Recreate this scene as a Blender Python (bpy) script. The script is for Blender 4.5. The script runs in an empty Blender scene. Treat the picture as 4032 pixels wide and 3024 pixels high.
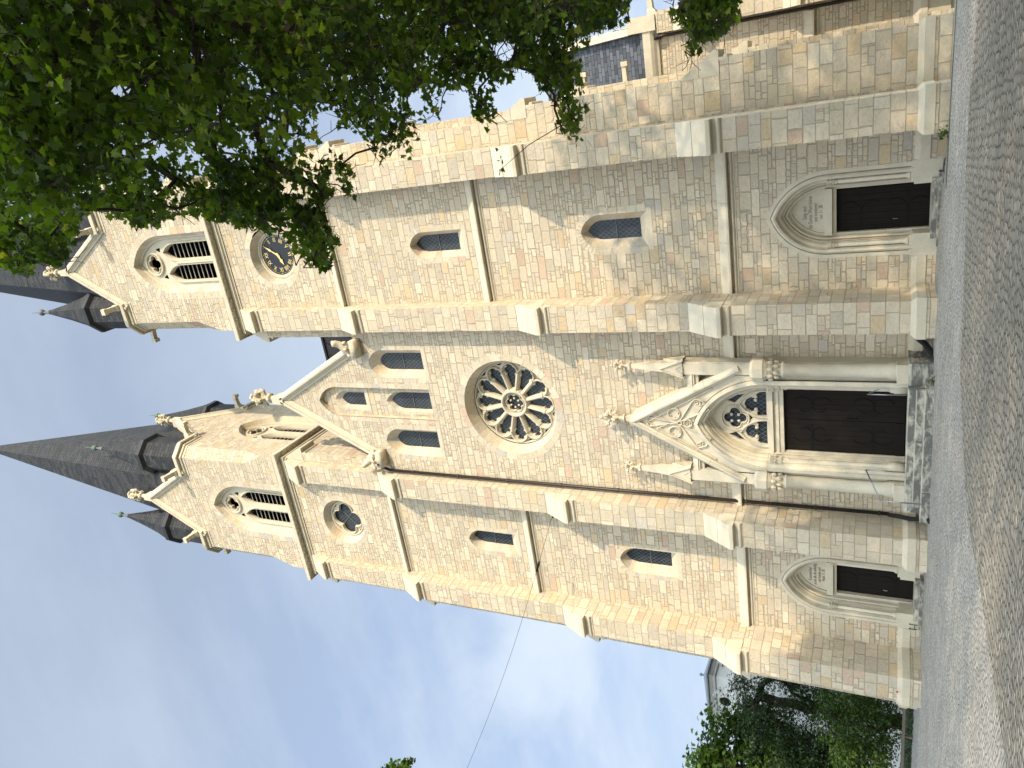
import bpy, math, random
import numpy as np
from mathutils import Vector, Matrix
from mathutils.geometry import delaunay_2d_cdt
S = bpy.context.scene
C = S.collection
rad = math.radians
# ------------------------------------------------------------------ camera
CAM = Vector((12.55, -27.2, 1.62))
yaw, pit, rol = rad(22.871), rad(26.583), rad(-1.306)
F = Vector((-math.sin(yaw)*math.cos(pit), math.cos(yaw)*math.cos(pit), math.sin(pit)))
r0 = Vector((math.cos(yaw), math.sin(yaw), 0)); d0 = F.cross(r0)
RT = r0*math.cos(rol)+d0*math.sin(rol); DN = -r0*math.sin(rol)+d0*math.cos(rol)
cd = bpy.data.cameras.new('camera'); cam = bpy.data.objects.new('camera', cd); C.objects.link(cam)
# the phone was held upright but the picture is stored lying on its side: image right is world down
m3 = Matrix((DN, RT, -F)).transposed()
cam.matrix_world = Matrix.Translation(CAM) @ m3.to_4x4()
cd.sensor_fit = 'HORIZONTAL'; cd.sensor_width = 36; cd.lens = 36*2916.0/4032
cd.clip_start = .1; cd.clip_end = 3000
S.camera = cam
FPX = 2916.0
def pix_ray(x, y):                       # direction through a pixel of the 4032x3024 photograph
    return RT*(1512-y)+DN*(x-2016)+F*FPX
def to_pix(p):
    q = Vector(p)-CAM; w = q.dot(F)
    if w < .1: return None
    return (2016+q.dot(DN)/w*FPX, 1512-q.dot(RT)/w*FPX, w)
# ------------------------------------------------------------------ light
SAZ, SEL = rad(56.5), rad(20.5)
SUN = Vector((math.sin(SAZ)*math.cos(SEL), -math.cos(SAZ)*math.cos(SEL), math.sin(SEL)))
sl = bpy.data.lights.new('sun', 'SUN'); sl.energy = 3.9; sl.angle = rad(.7); sl.color = (1, .83, .60)
so = bpy.data.objects.new('sun', sl); C.objects.link(so)
so.rotation_euler = SUN.to_track_quat('Z', 'Y').to_euler()
W = bpy.data.worlds.new('World'); S.world = W; W.use_nodes = True
S.view_settings.view_transform = 'Standard'; S.view_settings.look = 'None'
S.view_settings.exposure = .36; S.view_settings.gamma = 1
S.view_settings.use_curve_mapping = False
try:
    S.cycles.max_bounces = 8; S.cycles.diffuse_bounces = 4; S.cycles.transparent_max_bounces = 8
except Exception: pass

class NT:                                # short hand for node trees
    def __init__(s, tree): s.t = tree; s.n = tree.nodes; s.l = tree.links
    def node(s, typ, ins=None, **kw):
        nd = s.n.new(typ)
        for k, v in kw.items(): setattr(nd, k, v)
        for k, v in (ins or {}).items(): s.set(nd.inputs[k], v)
        return nd
    def set(s, sock, v):
        if isinstance(v, bpy.types.NodeSocket): s.l.new(v, sock)
        elif isinstance(v, bpy.types.Node): s.l.new(v.outputs[0], sock)
        else:
            if hasattr(sock.default_value, '__len__') and not hasattr(v, '__len__'): v = (v,)*len(sock.default_value)
            if hasattr(v, '__len__') and len(v) == 3 and len(sock.default_value) == 4: v = tuple(v)+(1,)
            sock.default_value = v
    def m(s, op, a, b=0.0, c=0.0):
        return s.node('ShaderNodeMath', {0: a, 1: b, 2: c}, operation=op).outputs[0]
    def vm(s, op, a, b=(0, 0, 0)):
        nd = s.node('ShaderNodeVectorMath', {0: a, 1: b}, operation=op)
        return nd.outputs['Value'] if op in ('DOT_PRODUCT', 'LENGTH') else nd.outputs[0]
    def scale(s, a, f):
        nd = s.node('ShaderNodeVectorMath', {0: a}, operation='SCALE'); s.set(nd.inputs['Scale'], f); return nd.outputs[0]
    def mix(s, f, a, b, mode='MIX'):
        nd = s.n.new('ShaderNodeMix'); nd.data_type = 'RGBA'; nd.blend_type = mode
        s.set(nd.inputs[0], f); s.set(nd.inputs[6], a); s.set(nd.inputs[7], b); return nd.outputs[2]
    def ramp(s, f, stops, mode='LINEAR'):
        nd = s.n.new('ShaderNodeValToRGB'); cr = nd.color_ramp; cr.interpolation = mode
        while len(cr.elements) < len(stops): cr.elements.new(.5)
        for e, (p, c) in zip(cr.elements, stops):
            e.position = p; e.color = tuple(c)+(1,) if hasattr(c, '__len__') else (c, c, c, 1)
        s.set(nd.inputs[0], f); return nd.outputs[0]
    def noise(s, vec, scale, detail=2, rough=.5, dim='3D', out=0, dist=0):
        nd = s.node('ShaderNodeTexNoise', {'Scale': scale, 'Detail': detail, 'Roughness': rough, 'Distortion': dist}, noise_dimensions=dim)
        if vec is not None: s.set(nd.inputs['W' if dim == '1D' else 'Vector'], vec)
        return nd.outputs[out]
    def xyz(s, x, y, z=0.0): return s.node('ShaderNodeCombineXYZ', {0: x, 1: y, 2: z}).outputs[0]
    def sep(s, v): return s.node('ShaderNodeSeparateXYZ', {0: v}).outputs

# sky: Nishita with thin broken cloud, brighter low on the left, greyer overhead
SKX, SKY_ = 3.3, 1.2
t = NT(W.node_tree); t.n.clear()
sky = t.node('ShaderNodeTexSky', sky_type='NISHITA', sun_disc=False, sun_elevation=SEL, sun_rotation=math.pi-SAZ, air_density=1.0, dust_density=1.2, ozone_density=1.4)
vec = t.node('ShaderNodeTexCoord').outputs['Generated']
sp = t.sep(vec)
flat = t.xyz(t.m('DIVIDE', sp[0], t.m('ADD', t.m('MAXIMUM', sp[2], .0), .32)), t.m('DIVIDE', sp[1], t.m('ADD', t.m('MAXIMUM', sp[2], .0), .32)), 0)
n1 = t.noise(t.vm('ADD', flat, (SKX, SKY_, 0)), 1.5, 8, .55, dist=.35)
n2 = t.noise(t.vm('ADD', flat, (SKX*.5, 2.0, 0)), .7, 3, .5)
n3 = t.noise(t.vm('ADD', t.vm('MULTIPLY', flat, (1.0, 2.4, 1)), (3.1, 7.7, 0)), 2.2, 6, .6)
cm = t.m('ADD', t.m('MULTIPLY', n1, .75), t.m('MULTIPLY', n2, .25))
mask = t.m('MULTIPLY', t.ramp(cm, [(.455, 0), (.52, .6), (.60, 1)]), t.ramp(sp[2], [(.0, 1), (.55, .95), (.78, .6), (1, .3)]))
wisp = t.ramp(n3, [(.42, 0), (.7, .5)])
ccol = t.ramp(sp[2], [(0, (4.8, 5.3, 5.8)), (.45, (4.6, 5.2, 5.9)), (.7, (3.6, 4.2, 5.0)), (1, (3.0, 3.5, 4.4))])
vcol = t.ramp(sp[2], [(0, (4.2, 4.8, 5.6)), (.3, (3.0, 3.85, 5.3)), (.55, (2.6, 3.35, 4.7)), (.75, (2.55, 3.1, 4.05)), (1, (2.4, 2.9, 3.8))])
base = t.mix(.93, sky.outputs[0], vcol)
base = t.mix(wisp, base, ccol)
skyc = t.mix(t.m('MULTIPLY', mask, .9), base, ccol)
low = t.m('MULTIPLY', t.ramp(sp[2], [(.03, 1), (.24, 0)]), t.ramp(t.vm('DOT_PRODUCT', vec, tuple(SUN)), [(.0, 0), (.2, .82)]))
skyc = t.mix(low, skyc, (.25, .28, .25))   # low sky toward the sun darkened, added so undersides of mouldings stay dark
glow = t.m('ADD', 1.0, t.m('MULTIPLY', t.ramp(t.vm('DOT_PRODUCT', vec, tuple(SUN)), [(.12, 0), (.5, .6), (1, 1)]), 4.6))  # extra brightness added to the unseen sky around the sun, fills the shaded front
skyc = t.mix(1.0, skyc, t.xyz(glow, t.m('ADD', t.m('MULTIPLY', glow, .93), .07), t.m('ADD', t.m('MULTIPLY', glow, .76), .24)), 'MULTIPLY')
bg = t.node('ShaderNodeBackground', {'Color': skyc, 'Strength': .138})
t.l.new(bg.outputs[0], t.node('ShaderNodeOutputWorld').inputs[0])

# ------------------------------------------------------------------ materials
def mat(name):
    m = bpy.data.materials.new(name); m.use_nodes = True
    q = NT(m.node_tree); q.n.clear()
    q.b = q.node('ShaderNodeBsdfPrincipled'); q.o = q.node('ShaderNodeOutputMaterial')
    q.l.new(q.b.outputs[0], q.o.inputs[0]); q.mt = m
    return q
def bump(q, h, st=.5, d=.02):
    b = q.node('ShaderNodeBump', {'Height': h, 'Strength': st, 'Distance': d}); q.l.new(b.outputs[0], q.b.inputs['Normal'])
def facecoords(q):                      # along the face / up the face, whichever way it looks
    g = q.node('ShaderNodeNewGeometry'); N = g.outputs['True Normal']; P = g.outputs['Position']
    tg = q.vm('NORMALIZE', q.vm('CROSS_PRODUCT', (0, 0, 1), N)); bt = q.vm('CROSS_PRODUCT', N, tg)
    return q.vm('DOT_PRODUCT', P, tg), q.vm('DOT_PRODUCT', P, bt), P, N
STONES = [(.0, (.57, .49, .365)), (.20, (.53, .455, .335)), (.42, (.60, .525, .40)), (.58, (.55, .475, .355)), (.73, (.50, .44, .345)),
          (.83, (.56, .44, .285)), (.875, (.53, .46, .36)), (.945, (.51, .385, .285)), (.978, (.46, .42, .355))]
def masonry(name, bw, bh, split, warp, wob, mort=.014, stones=STONES, mcol=(.39, .33, .245), rock=.9):
    q = mat(name); u, v, P, N = facecoords(q)
    off = q.m('MULTIPLY', q.m('ROUND', q.m('MULTIPLY', q.vm('DOT_PRODUCT', N, (3.7, 1.3, 0)), 2)), 5.3)
    u = q.m('ADD', u, off)
    v1 = q.m('ADD', v, q.m('MULTIPLY', q.m('SUBTRACT', q.noise(v, 1.15, 2, .6, '1D'), .5), warp))
    row = q.m('FLOOR', q.m('DIVIDE', v1, bh))
    uw = q.noise(q.xyz(q.m('MULTIPLY', u, 1.2/bw*.5), q.m('MULTIPLY', row, 7.31), off), 1.0, 1, .5)
    u1 = q.m('ADD', u, q.m('MULTIPLY', q.m('SUBTRACT', uw, .5), bw*1.5))
    nv = q.noise(P, 5.0, 3, .6, out=1); ns = q.sep(nv)
    u2 = q.m('ADD', u1, q.m('MULTIPLY', q.m('SUBTRACT', ns[0], .5), wob)); v2 = q.m('ADD', v1, q.m('MULTIPLY', q.m('SUBTRACT', ns[1], .5), wob))
    vc = q.xyz(u2, v2, 0)
    def brick(w, h, o, ms):
        return q.node('ShaderNodeTexBrick', {'Vector': vc, 'Color1': (0, 0, 0), 'Color2': (1, 1, 1), 'Mortar': (.5, .5, .5), 'Scale': 1, 'Mortar Size': ms, 'Mortar Smooth': .45, 'Bias': 0, 'Brick Width': w, 'Row Height': h}, offset=o, offset_frequency=2, squash=1.35, squash_frequency=3)
    a = brick(bw, bh, .43, mort); r = q.m('MULTIPLY', q.node('ShaderNodeSeparateColor', {0: a.outputs[0]}).outputs[0], 1.0); fac = a.outputs['Fac']
    if split > 0:
        b = brick(bw*.62, bh*.5, .37, mort); rb = q.node('ShaderNodeSeparateColor', {0: b.outputs[0]}).outputs[0]
        msk = q.m('LESS_THAN', q.m('FRACT', q.m('MULTIPLY', r, 5.7)), split)
        fac = q.m('MAXIMUM', fac, q.m('MULTIPLY', msk, b.outputs['Fac'])); r = q.m('ADD', q.m('MULTIPLY', msk, rb), q.m('MULTIPLY', q.m('SUBTRACT', 1.0, msk), r))
    r = q.m('FRACT', q.m('ADD', q.m('MULTIPLY', r, 9.17), q.m('MULTIPLY', row, .137)))
    col = q.ramp(r, stones, 'CONSTANT')
    br = q.m('FRACT', q.m('MULTIPLY', r, 23.3))
    col = q.mix(1.0, col, q.ramp(br, [(0, .90), (1, 1.07)]), 'MULTIPLY')
    n = q.noise(P, 7.0, 5, .65)
    col = q.mix(1.0, col, q.ramp(n, [(.25, .86), (.5, 1.0), (.8, 1.05)]), 'MULTIPLY')
    vein = q.noise(q.vm('MULTIPLY', P, (1.0, 1.0, 2.6)), 2.2, 4, .6, dist=1.4)
    col = q.mix(q.ramp(vein, [(.51, 0), (.555, .30), (.595, 0)]), col, (.46, .32, .18))
    col = q.mix(fac, col, mcol)
    q.set(q.b.inputs['Base Color'], col); q.set(q.b.inputs['Roughness'], .88); q.set(q.b.inputs['Specular IOR Level'], .25)
    hn = q.m('MULTIPLY', q.noise(P, 9, 5, .7), rock)
    h = q.m('MULTIPLY', q.m('SUBTRACT', 1.0, fac), q.m('ADD', .6, hn))
    bump(q, h, .75, .07); return q.mt
M = {}
M['rubble'] = masonry('rubble_sandstone', .53, .31, .36, .42, .07, .018)
M['ashlar'] = masonry('rockfaced_ashlar', .56, .40, .10, .40, .04, .016)
M['nave'] = masonry('nave_rubble', .46, .27, .4, .36, .05, .019)
def plain(name, col, rough=.8, var=.12, sc=3.0, bsc=30, bs=.15, metal=0, spec=.3):
    q = mat(name); P = q.node('ShaderNodeNewGeometry').outputs['Position']
    n = q.noise(P, sc, 5, .62)
    c = q.mix(1.0, col, q.ramp(n, [(.2, 1-var), (.8, 1+var*.6)]), 'MULTIPLY')
    q.set(q.b.inputs['Base Color'], c); q.set(q.b.inputs['Roughness'], rough); q.set(q.b.inputs['Metallic'], metal); q.set(q.b.inputs['Specular IOR Level'], spec)
    if bs: bump(q, q.noise(P, bsc, 4, .6), bs, .01)
    return q.mt
def sandstone():                        # cut stone; a face attribute carries the tone of each block
    q = mat('cut_sandstone'); P = q.node('ShaderNodeNewGeometry').outputs['Position']
    a = q.node('ShaderNodeAttribute', attribute_name='tint').outputs['Fac']
    c = q.ramp(a, [(0, (.56, .505, .395)), (.25, (.53, .46, .335)), (.45, (.59, .525, .395)), (.65, (.50, .43, .31)), (.82, (.55, .45, .30)), (1, (.60, .54, .41))])
    n = q.noise(P, 2.2, 6, .62); n2 = q.noise(P, 14, 4, .6)
    c = q.mix(1.0, c, q.ramp(n, [(.25, .86), (.6, 1.02)]), 'MULTIPLY'); c = q.mix(1.0, c, q.ramp(n2, [(.3, .93), (.7, 1.03)]), 'MULTIPLY')
    q.set(q.b.inputs['Base Color'], c); q.set(q.b.inputs['Roughness'], .82); q.set(q.b.inputs['Specular IOR Level'], .25)
    bump(q, q.noise(P, 35, 4, .6), .25, .008); return q.mt
M['stone'] = sandstone()
def voussoir():
    q = mat('rough_voussoirs'); P = q.node('ShaderNodeNewGeometry').outputs['Position']
    a = q.node('ShaderNodeAttribute', attribute_name='tint').outputs['Fac']
    c = q.ramp(q.m('FRACT', q.m('MULTIPLY', a, 7.3)), [(p_*.9, c_) for p_, c_ in STONES], 'CONSTANT')
    c = q.mix(1.0, c, q.ramp(q.noise(P, 7, 5, .65), [(.25, .82), (.5, 1.0), (.8, 1.07)]), 'MULTIPLY')
    q.set(q.b.inputs['Base Color'], c); q.set(q.b.inputs['Roughness'], .88); q.set(q.b.inputs['Specular IOR Level'], .25); bump(q, q.noise(P, 9, 5, .7), .8, .05); return q.mt
M['vouss'] = voussoir()
M['carved'] = plain('carved_sandstone', (.53, .465, .345), .85, .3, 9, 22, .5)
M['text'] = plain('incised_letters', (.20, .165, .12), .9, .1)
def step_stone():
    q = mat('weathered_step_stone'); P = q.node('ShaderNodeNewGeometry').outputs['Position']
    g = q.node('ShaderNodeNewGeometry').outputs['True Normal']; ris = q.m('SUBTRACT', 1.0, q.m('MULTIPLY', q.m('ABSOLUTE', q.sep(g)[2]), .8))
    n = q.noise(q.vm('MULTIPLY', P, (1.0, 1, 2.2)), 1.7, 7, .72, dist=.5)
    c = q.mix(q.m('MULTIPLY', ris, q.ramp(n, [(.40, 0), (.54, .9)])), (.44, .41, .335), (.09, .09, .085))
    q.set(q.b.inputs['Base Color'], c); q.set(q.b.inputs['Roughness'], .9); bump(q, q.noise(P, 14, 5, .65), .5, .02); return q.mt
M['step'] = step_stone()
def slate(name, w=.34, h=.2, dark=(.024, .025, .028), light=(.078, .08, .085)):
    q = mat(name); u, v, P, N = facecoords(q)
    nz = q.noise(P, 3.0, 2, .5)
    b = q.node('ShaderNodeTexBrick', {'Vector': q.xyz(q.m('ADD', u, q.m('MULTIPLY', nz, .10)), q.m('ADD', v, q.m('MULTIPLY', nz, .05)), 0), 'Color1': (0, 0, 0), 'Color2': (1, 1, 1), 'Mortar': (0, 0, 0), 'Scale': 1, 'Mortar Size': .012, 'Mortar Smooth': .1, 'Brick Width': w, 'Row Height': h}, offset=.5)
    r = q.node('ShaderNodeSeparateColor', {0: b.outputs[0]}).outputs[0]
    c = q.mix(r, dark, light); c = q.mix(1.0, c, q.ramp(q.noise(P, .6, 4, .6), [(.3, .88), (.7, 1.1)]), 'MULTIPLY')
    c = q.mix(b.outputs['Fac'], c, (.008, .008, .009))
    q.set(q.b.inputs['Base Color'], c); q.set(q.b.inputs['Roughness'], q.m('ADD', .58, q.m('MULTIPLY', r, .25))); q.set(q.b.inputs['Specular IOR Level'], .22)
    lap = q.m('SUBTRACT', 1.0, q.m('FRACT', q.m('DIVIDE', q.m('ADD', v, q.m('MULTIPLY', nz, .05)), h)))
    bump(q, q.m('ADD', q.m('MULTIPLY', q.m('SUBTRACT', 1.0, b.outputs['Fac']), .5), q.m('ADD', q.m('MULTIPLY', lap, .8), q.m('MULTIPLY', r, .35))), .8, .025); return q.mt
M['slate'] = slate('roof_slate', .44, .27, (.013, .0135, .015), (.05, .051, .054)); M['slate_blue'] = slate('nave_slate', .42, .26, (.045, .05, .06), (.12, .13, .15))
M['lead'] = plain('dark_lead', (.02, .021, .024), .5, .2, 4, 10, .1)
M['cap'] = plain('grey_lead_cap', (.12, .13, .13), .5, .2, 5)
M['copper'] = plain('copper_green', (.10, .17, .135), .55, .3, 6)
M['brownroof'] = plain('brown_metal_roof', (.035, .028, .027), .45, .15, 1.5, 8, .08)
M['pipe'] = plain('brown_downpipe', (.028, .021, .019), .35, .15, 3, 20, .05)
M['rubber'] = plain('black_hose', (.012, .012, .013), .55, .2, 8)
M['iron'] = plain('black_iron', (.008, .008, .008), .8, .2, 8, spec=.15)
M['steel'] = plain('grey_steel', (.33, .34, .35), .32, .1, 6, 40, .05, .9, .5)
M['black'] = plain('clock_black', (.012, .014, .02), .35, .1)
M['gold'] = plain('gilding', (.78, .58, .24), .4, .1, 5, 40, .05, .35, .5)
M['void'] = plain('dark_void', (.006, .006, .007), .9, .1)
M['louvre'] = plain('louvre_slats', (.30, .285, .25), .6, .15, 6)
M['plaster'] = plain('white_plaster', (.66, .67, .66), .8, .08, 2)
M['bark'] = plain('bark', (.045, .036, .026), .95, .35, 7, 18, .8)
M['zinc'] = plain('zinc_roof', (.20, .225, .25), .5, .12, 2)
M['rail'] = plain('weathered_wood', (.13, .11, .085), .85, .25, 5)
M['red'] = plain('red_sticker', (.5, .03, .03), .6, .05)
def glass():
    q = mat('leaded_glass'); u, v, P, N = facecoords(q)
    def lines(a, b, pitch, wd):
        f = q.m('FRACT', q.m('DIVIDE', q.m('ADD', a, b), pitch)); return q.m('LESS_THAN', q.m('ABSOLUTE', q.m('SUBTRACT', f, .5)), wd)
    uu = q.m('MULTIPLY', u, 1.35)
    g = q.m('MAXIMUM', lines(uu, v, 0.235, .045), lines(uu, q.m('MULTIPLY', v, -1.0), .235, .045))
    n = q.noise(P, 2.4, 3, .5)
    c = q.mix(g, q.ramp(n, [(.3, (.012, .017, .024)), (.7, (.03, .04, .052))]), (.115, .115, .11))
    q.set(q.b.inputs['Base Color'], c); q.set(q.b.inputs['Roughness'], q.m('ADD', .12, q.m('MULTIPLY', g, .45))); q.set(q.b.inputs['Specular IOR Level'], .2)
    bump(q, q.m('ADD', q.m('MULTIPLY', q.noise(P, 5, 2, .5), .3), g), .25, .01); return q.mt
M['glass'] = glass()
def wood():
    q = mat('dark_oak_planks'); u, v, P, N = facecoords(q)
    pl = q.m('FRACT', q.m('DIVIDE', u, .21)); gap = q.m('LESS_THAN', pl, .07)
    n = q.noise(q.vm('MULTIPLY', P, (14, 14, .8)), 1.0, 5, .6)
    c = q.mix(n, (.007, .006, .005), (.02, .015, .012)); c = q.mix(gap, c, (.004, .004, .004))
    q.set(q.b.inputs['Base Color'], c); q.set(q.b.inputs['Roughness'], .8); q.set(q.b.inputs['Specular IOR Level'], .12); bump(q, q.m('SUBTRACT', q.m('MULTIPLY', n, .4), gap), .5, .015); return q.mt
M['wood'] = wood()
def leafmat(name, stops, tr=.5):
    q = mat(name); a = q.node('ShaderNodeAttribute', attribute_name='tint').outputs['Fac']
    c = q.ramp(a, stops)
    q.set(q.b.inputs['Base Color'], c); q.set(q.b.inputs['Roughness'], .5); q.set(q.b.inputs['Specular IOR Level'], .35)
    tl = q.node('ShaderNodeBsdfTranslucent', {'Color': q.mix(1.0, c, (1.3, 1.4, .5), 'MULTIPLY')})
    mx = q.node('ShaderNodeMixShader', {0: tr, 1: q.b.outputs[0], 2: tl.outputs[0]}); q.l.new(mx.outputs[0], q.o.inputs[0]); return q.mt
M['maple'] = leafmat('maple_leaves', [(0, (.022, .042, .007)), (.4, (.06, .105, .011)), (.8, (.13, .19, .02)), (.94, (.18, .235, .028)), (1, (.29, .31, .055))])
M['yew'] = leafmat('dark_needles', [(0, (.012, .028, .008)), (.6, (.026, .055, .012)), (1, (.06, .10, .02))], .2)
M['broad'] = leafmat('broad_leaves', [(0, (.03, .06, .010)), (.6, (.06, .115, .016)), (1, (.12, .19, .03))], .3)
def paving(name, size, asp, cols, joint, jw, rot, bst, rnd_):
    q = mat(name); P = q.node('ShaderNodeNewGeometry').outputs['Position']
    mp = q.node('ShaderNodeMapping', {0: P}); mp.inputs['Rotation'].default_value = (0, 0, rot)
    v = q.vm('MULTIPLY', mp.outputs[0], (1/size/asp, 1/size, 0)); w = q.noise(P, .5, 3, .6, out=1)
    v = q.vm('ADD', v, q.scale(q.vm('SUBTRACT', w, (.5, .5, .5)), 1.1))
    a = q.node('ShaderNodeTexVoronoi', {'Vector': v, 'Scale': 1, 'Randomness': rnd_}, voronoi_dimensions='2D', feature='F1')
    e = q.node('ShaderNodeTexVoronoi', {'Vector': v, 'Scale': 1, 'Randomness': rnd_}, voronoi_dimensions='2D', feature='DISTANCE_TO_EDGE')
    r = q.node('ShaderNodeSeparateColor', {0: a.outputs['Color']}).outputs[0]; d = e.outputs['Distance']
    nb = q.noise(P, 1.3, 5, .65)
    jm = q.m('MULTIPLY', q.ramp(d, [(jw*.35, 1), (jw, 0)]), q.ramp(nb, [(.3, .45), (.6, 1)]))
    c = q.ramp(r, cols); n = q.noise(P, .35, 5, .6); c = q.mix(1.0, c, q.ramp(n, [(.3, .84), (.7, 1.1)]), 'MULTIPLY')
    n2 = q.noise(P, 18, 4, .6); c = q.mix(1.0, c, q.ramp(n2, [(.3, .88), (.7, 1.06)]), 'MULTIPLY')
    c = q.mix(q.m('MULTIPLY', jm, joint[1]), c, joint[0])
    sp_ = q.noise(P, 8.5, 2, .5); c = q.mix(q.ramp(sp_, [(.66, 0), (.70, .85)]), c, (.05, .045, .03))
    q.set(q.b.inputs['Base Color'], c); q.set(q.b.inputs['Roughness'], .85); q.set(q.b.inputs['Specular IOR Level'], .2)
    dome = q.ramp(d, [(0, 0), (.28, 1)])
    bump(q, q.m('ADD', q.m('MULTIPLY', dome, q.m('ADD', .6, q.m('MULTIPLY', r, .7))), q.m('MULTIPLY', n2, .25)), bst, .05); return q.mt
M['cobble'] = paving('grey_mosaic_paving', .115, 1.35, [(0, (.35, .33, .295)), (.5, (.43, .41, .37)), (1, (.52, .495, .445))], ((.12, .11, .09), .85), .12, .35, .85, .8)
M['soil'] = plain('dark_ground', (.075, .08, .05), .95, .4, .6, 20, .4)
M['sett'] = paving('worn_setts', .125, 1.5, [(0, (.27, .245, .20)), (.5, (.345, .315, .26)), (1, (.43, .395, .33))], ((.05, .045, .036), .9), .12, -.12, 1.0, .72)

# ------------------------------------------------------------------ mesh helpers
class MB:
    def __init__(s): s.v = []; s.f = []; s.t = []; s.mi = []; s.cur = 0
    def add(s, vs, fs, tint=0.0):
        n = len(s.v); s.v += [tuple(p) for p in vs]
        for f in fs: s.f.append([i+n for i in f]); s.t.append(tint); s.mi.append(s.cur)
    def box(s, a, b, tint=0.0, fr=None):
        (x0, y0, z0), (x1, y1, z1) = a, b
        p = [(x0, y0, z0), (x1, y0, z0), (x1, y1, z0), (x0, y1, z0), (x0, y0, z1), (x1, y0, z1), (x1, y1, z1), (x0, y1, z1)]
        if fr: p = [fr(*q) for q in p]
        s.add(p, [(0, 3, 2, 1), (4, 5, 6, 7), (0, 1, 5, 4), (1, 2, 6, 5), (2, 3, 7, 6), (3, 0, 4, 7)], tint)
    def prism(s, A, B, tint=0.0, caps=True):     # two matching loops
        n = len(A); fs = [(i, (i+1) % n, n+(i+1) % n, n+i) for i in range(n)]
        if caps: fs += [tuple(range(n-1, -1, -1)), tuple(range(n, 2*n))]
        s.add(list(A)+list(B), fs, tint)
    def loft(s, loops, closed=True, tints=None, caps=False):
        n = len(loops[0]); vs = [p for L in loops for p in L]
        k = n if closed else n-1
        for a in range(len(loops)-1):
            for i in range(k):
                j = (i+1) % n
                q = [loops[a][i], loops[a][j], loops[a+1][j], loops[a+1][i]]
                s.add(q, [(0, 1, 2, 3)], tints[i % len(tints)] if tints else 0.0)
        if caps:
            s.add(loops[0], [tuple(range(n))]); s.add(loops[-1], [tuple(range(n))])
    def tube(s, path, r, sides=8, tint=0.0, caps=True):
        path = [Vector(p) for p in path]; rs = r if hasattr(r, '__len__') else [r]*len(path)
        prev = None; loops = []
        for i, p in enumerate(path):
            d = (path[min(i+1, len(path)-1)]-path[max(i-1, 0)]).normalized()
            if prev is None: a = d.orthogonal().normalized()
            else:
                a = prev-d*prev.dot(d); a = a.normalized() if a.length > 1e-6 else d.orthogonal().normalized()
            prev = a; b = d.cross(a)
            loops.append([p+(a*math.cos(k*2*math.pi/sides)+b*math.sin(k*2*math.pi/sides))*rs[i] for k in range(sides)])
        n0 = len(s.v); 
        for L in loops: s.v += [tuple(q) for q in L]
        for i in range(len(loops)-1):
            for k in range(sides):
                k2 = (k+1) % sides
                s.f.append([n0+i*sides+k, n0+i*sides+k2, n0+(i+1)*sides+k2, n0+(i+1)*sides+k]); s.t.append(tint); s.mi.append(s.cur)
        if caps:
            s.f.append([n0+k for k in range(sides-1, -1, -1)]); s.t.append(tint); s.mi.append(s.cur)
            s.f.append([n0+(len(loops)-1)*sides+k for k in range(sides)]); s.t.append(tint); s.mi.append(s.cur)
    def lathe(s, c, prof, n=16, tint=0.0, ph=0.0, sx=1, sy=1):
        loops = [[(c[0]+r*math.cos(ph+k*2*math.pi/n)*sx, c[1]+r*math.sin(ph+k*2*math.pi/n)*sy, c[2]+z) for k in range(n)] for r, z in prof]
        n0 = len(s.v)
        for L in loops: s.v += L
        for i in range(len(loops)-1):
            for k in range(n):
                k2 = (k+1) % n
                s.f.append([n0+i*n+k, n0+i*n+k2, n0+(i+1)*n+k2, n0+(i+1)*n+k]); s.t.append(tint); s.mi.append(s.cur)
        s.f.append([n0+k for k in range(n-1, -1, -1)]); s.t.append(tint); s.mi.append(s.cur)
        s.f.append([n0+(len(loops)-1)*n+k for k in range(n)]); s.t.append(tint); s.mi.append(s.cur)
    def build(s, name, mats, parent=None, smooth=False, loc=(0, 0, 0)):
        me = bpy.data.meshes.new(name); me.from_pydata([tuple(v) for v in s.v], [], s.f)
        for m in (mats if isinstance(mats, (list, tuple)) else [mats]): me.materials.append(M[m] if isinstance(m, str) else m)
        at = me.attributes.new('tint', 'FLOAT', 'FACE'); at.data.foreach_set('value', np.array(s.t, dtype=np.float32))
        if any(s.mi): me.polygons.foreach_set('material_index', np.array(s.mi, dtype=np.int32))
        if smooth: me.polygons.foreach_set('use_smooth', np.ones(len(s.f), dtype=bool))
        me.update(); o = bpy.data.objects.new(name, me); C.objects.link(o); o.location = loc
        if parent: o.parent = parent
        return o
def thing(name, label, cat, loc=(0, 0, 0), group=None):
    o = bpy.data.objects.new(name, None); C.objects.link(o); o.location = loc; tag(o, label, cat, group); return o
def tag(o, label, cat, group=None):
    o['label'] = label; o['category'] = cat
    if group: o['group'] = group
    return o
rnd = random.Random(5)
class Frame:                             # a wall plane: s along, z up, d out of the wall
    def __init__(s, o, n): s.o = Vector(o); s.n = Vector(n).normalized(); s.a = Vector((0, 0, 1)).cross(s.n)
    def __call__(s, x, d, z): return s.o+s.a*x+s.n*d+Vector((0, 0, z))
def inpoly(p, poly):
    x, y = p; c = False; n = len(poly); j = n-1
    for i in range(n):
        xi, yi = poly[i]; xj, yj = poly[j]
        if (yi > y) != (yj > y) and x < (xj-xi)*(y-yi)/(yj-yi)+xi: c = not c
        j = i
    return c
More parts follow.
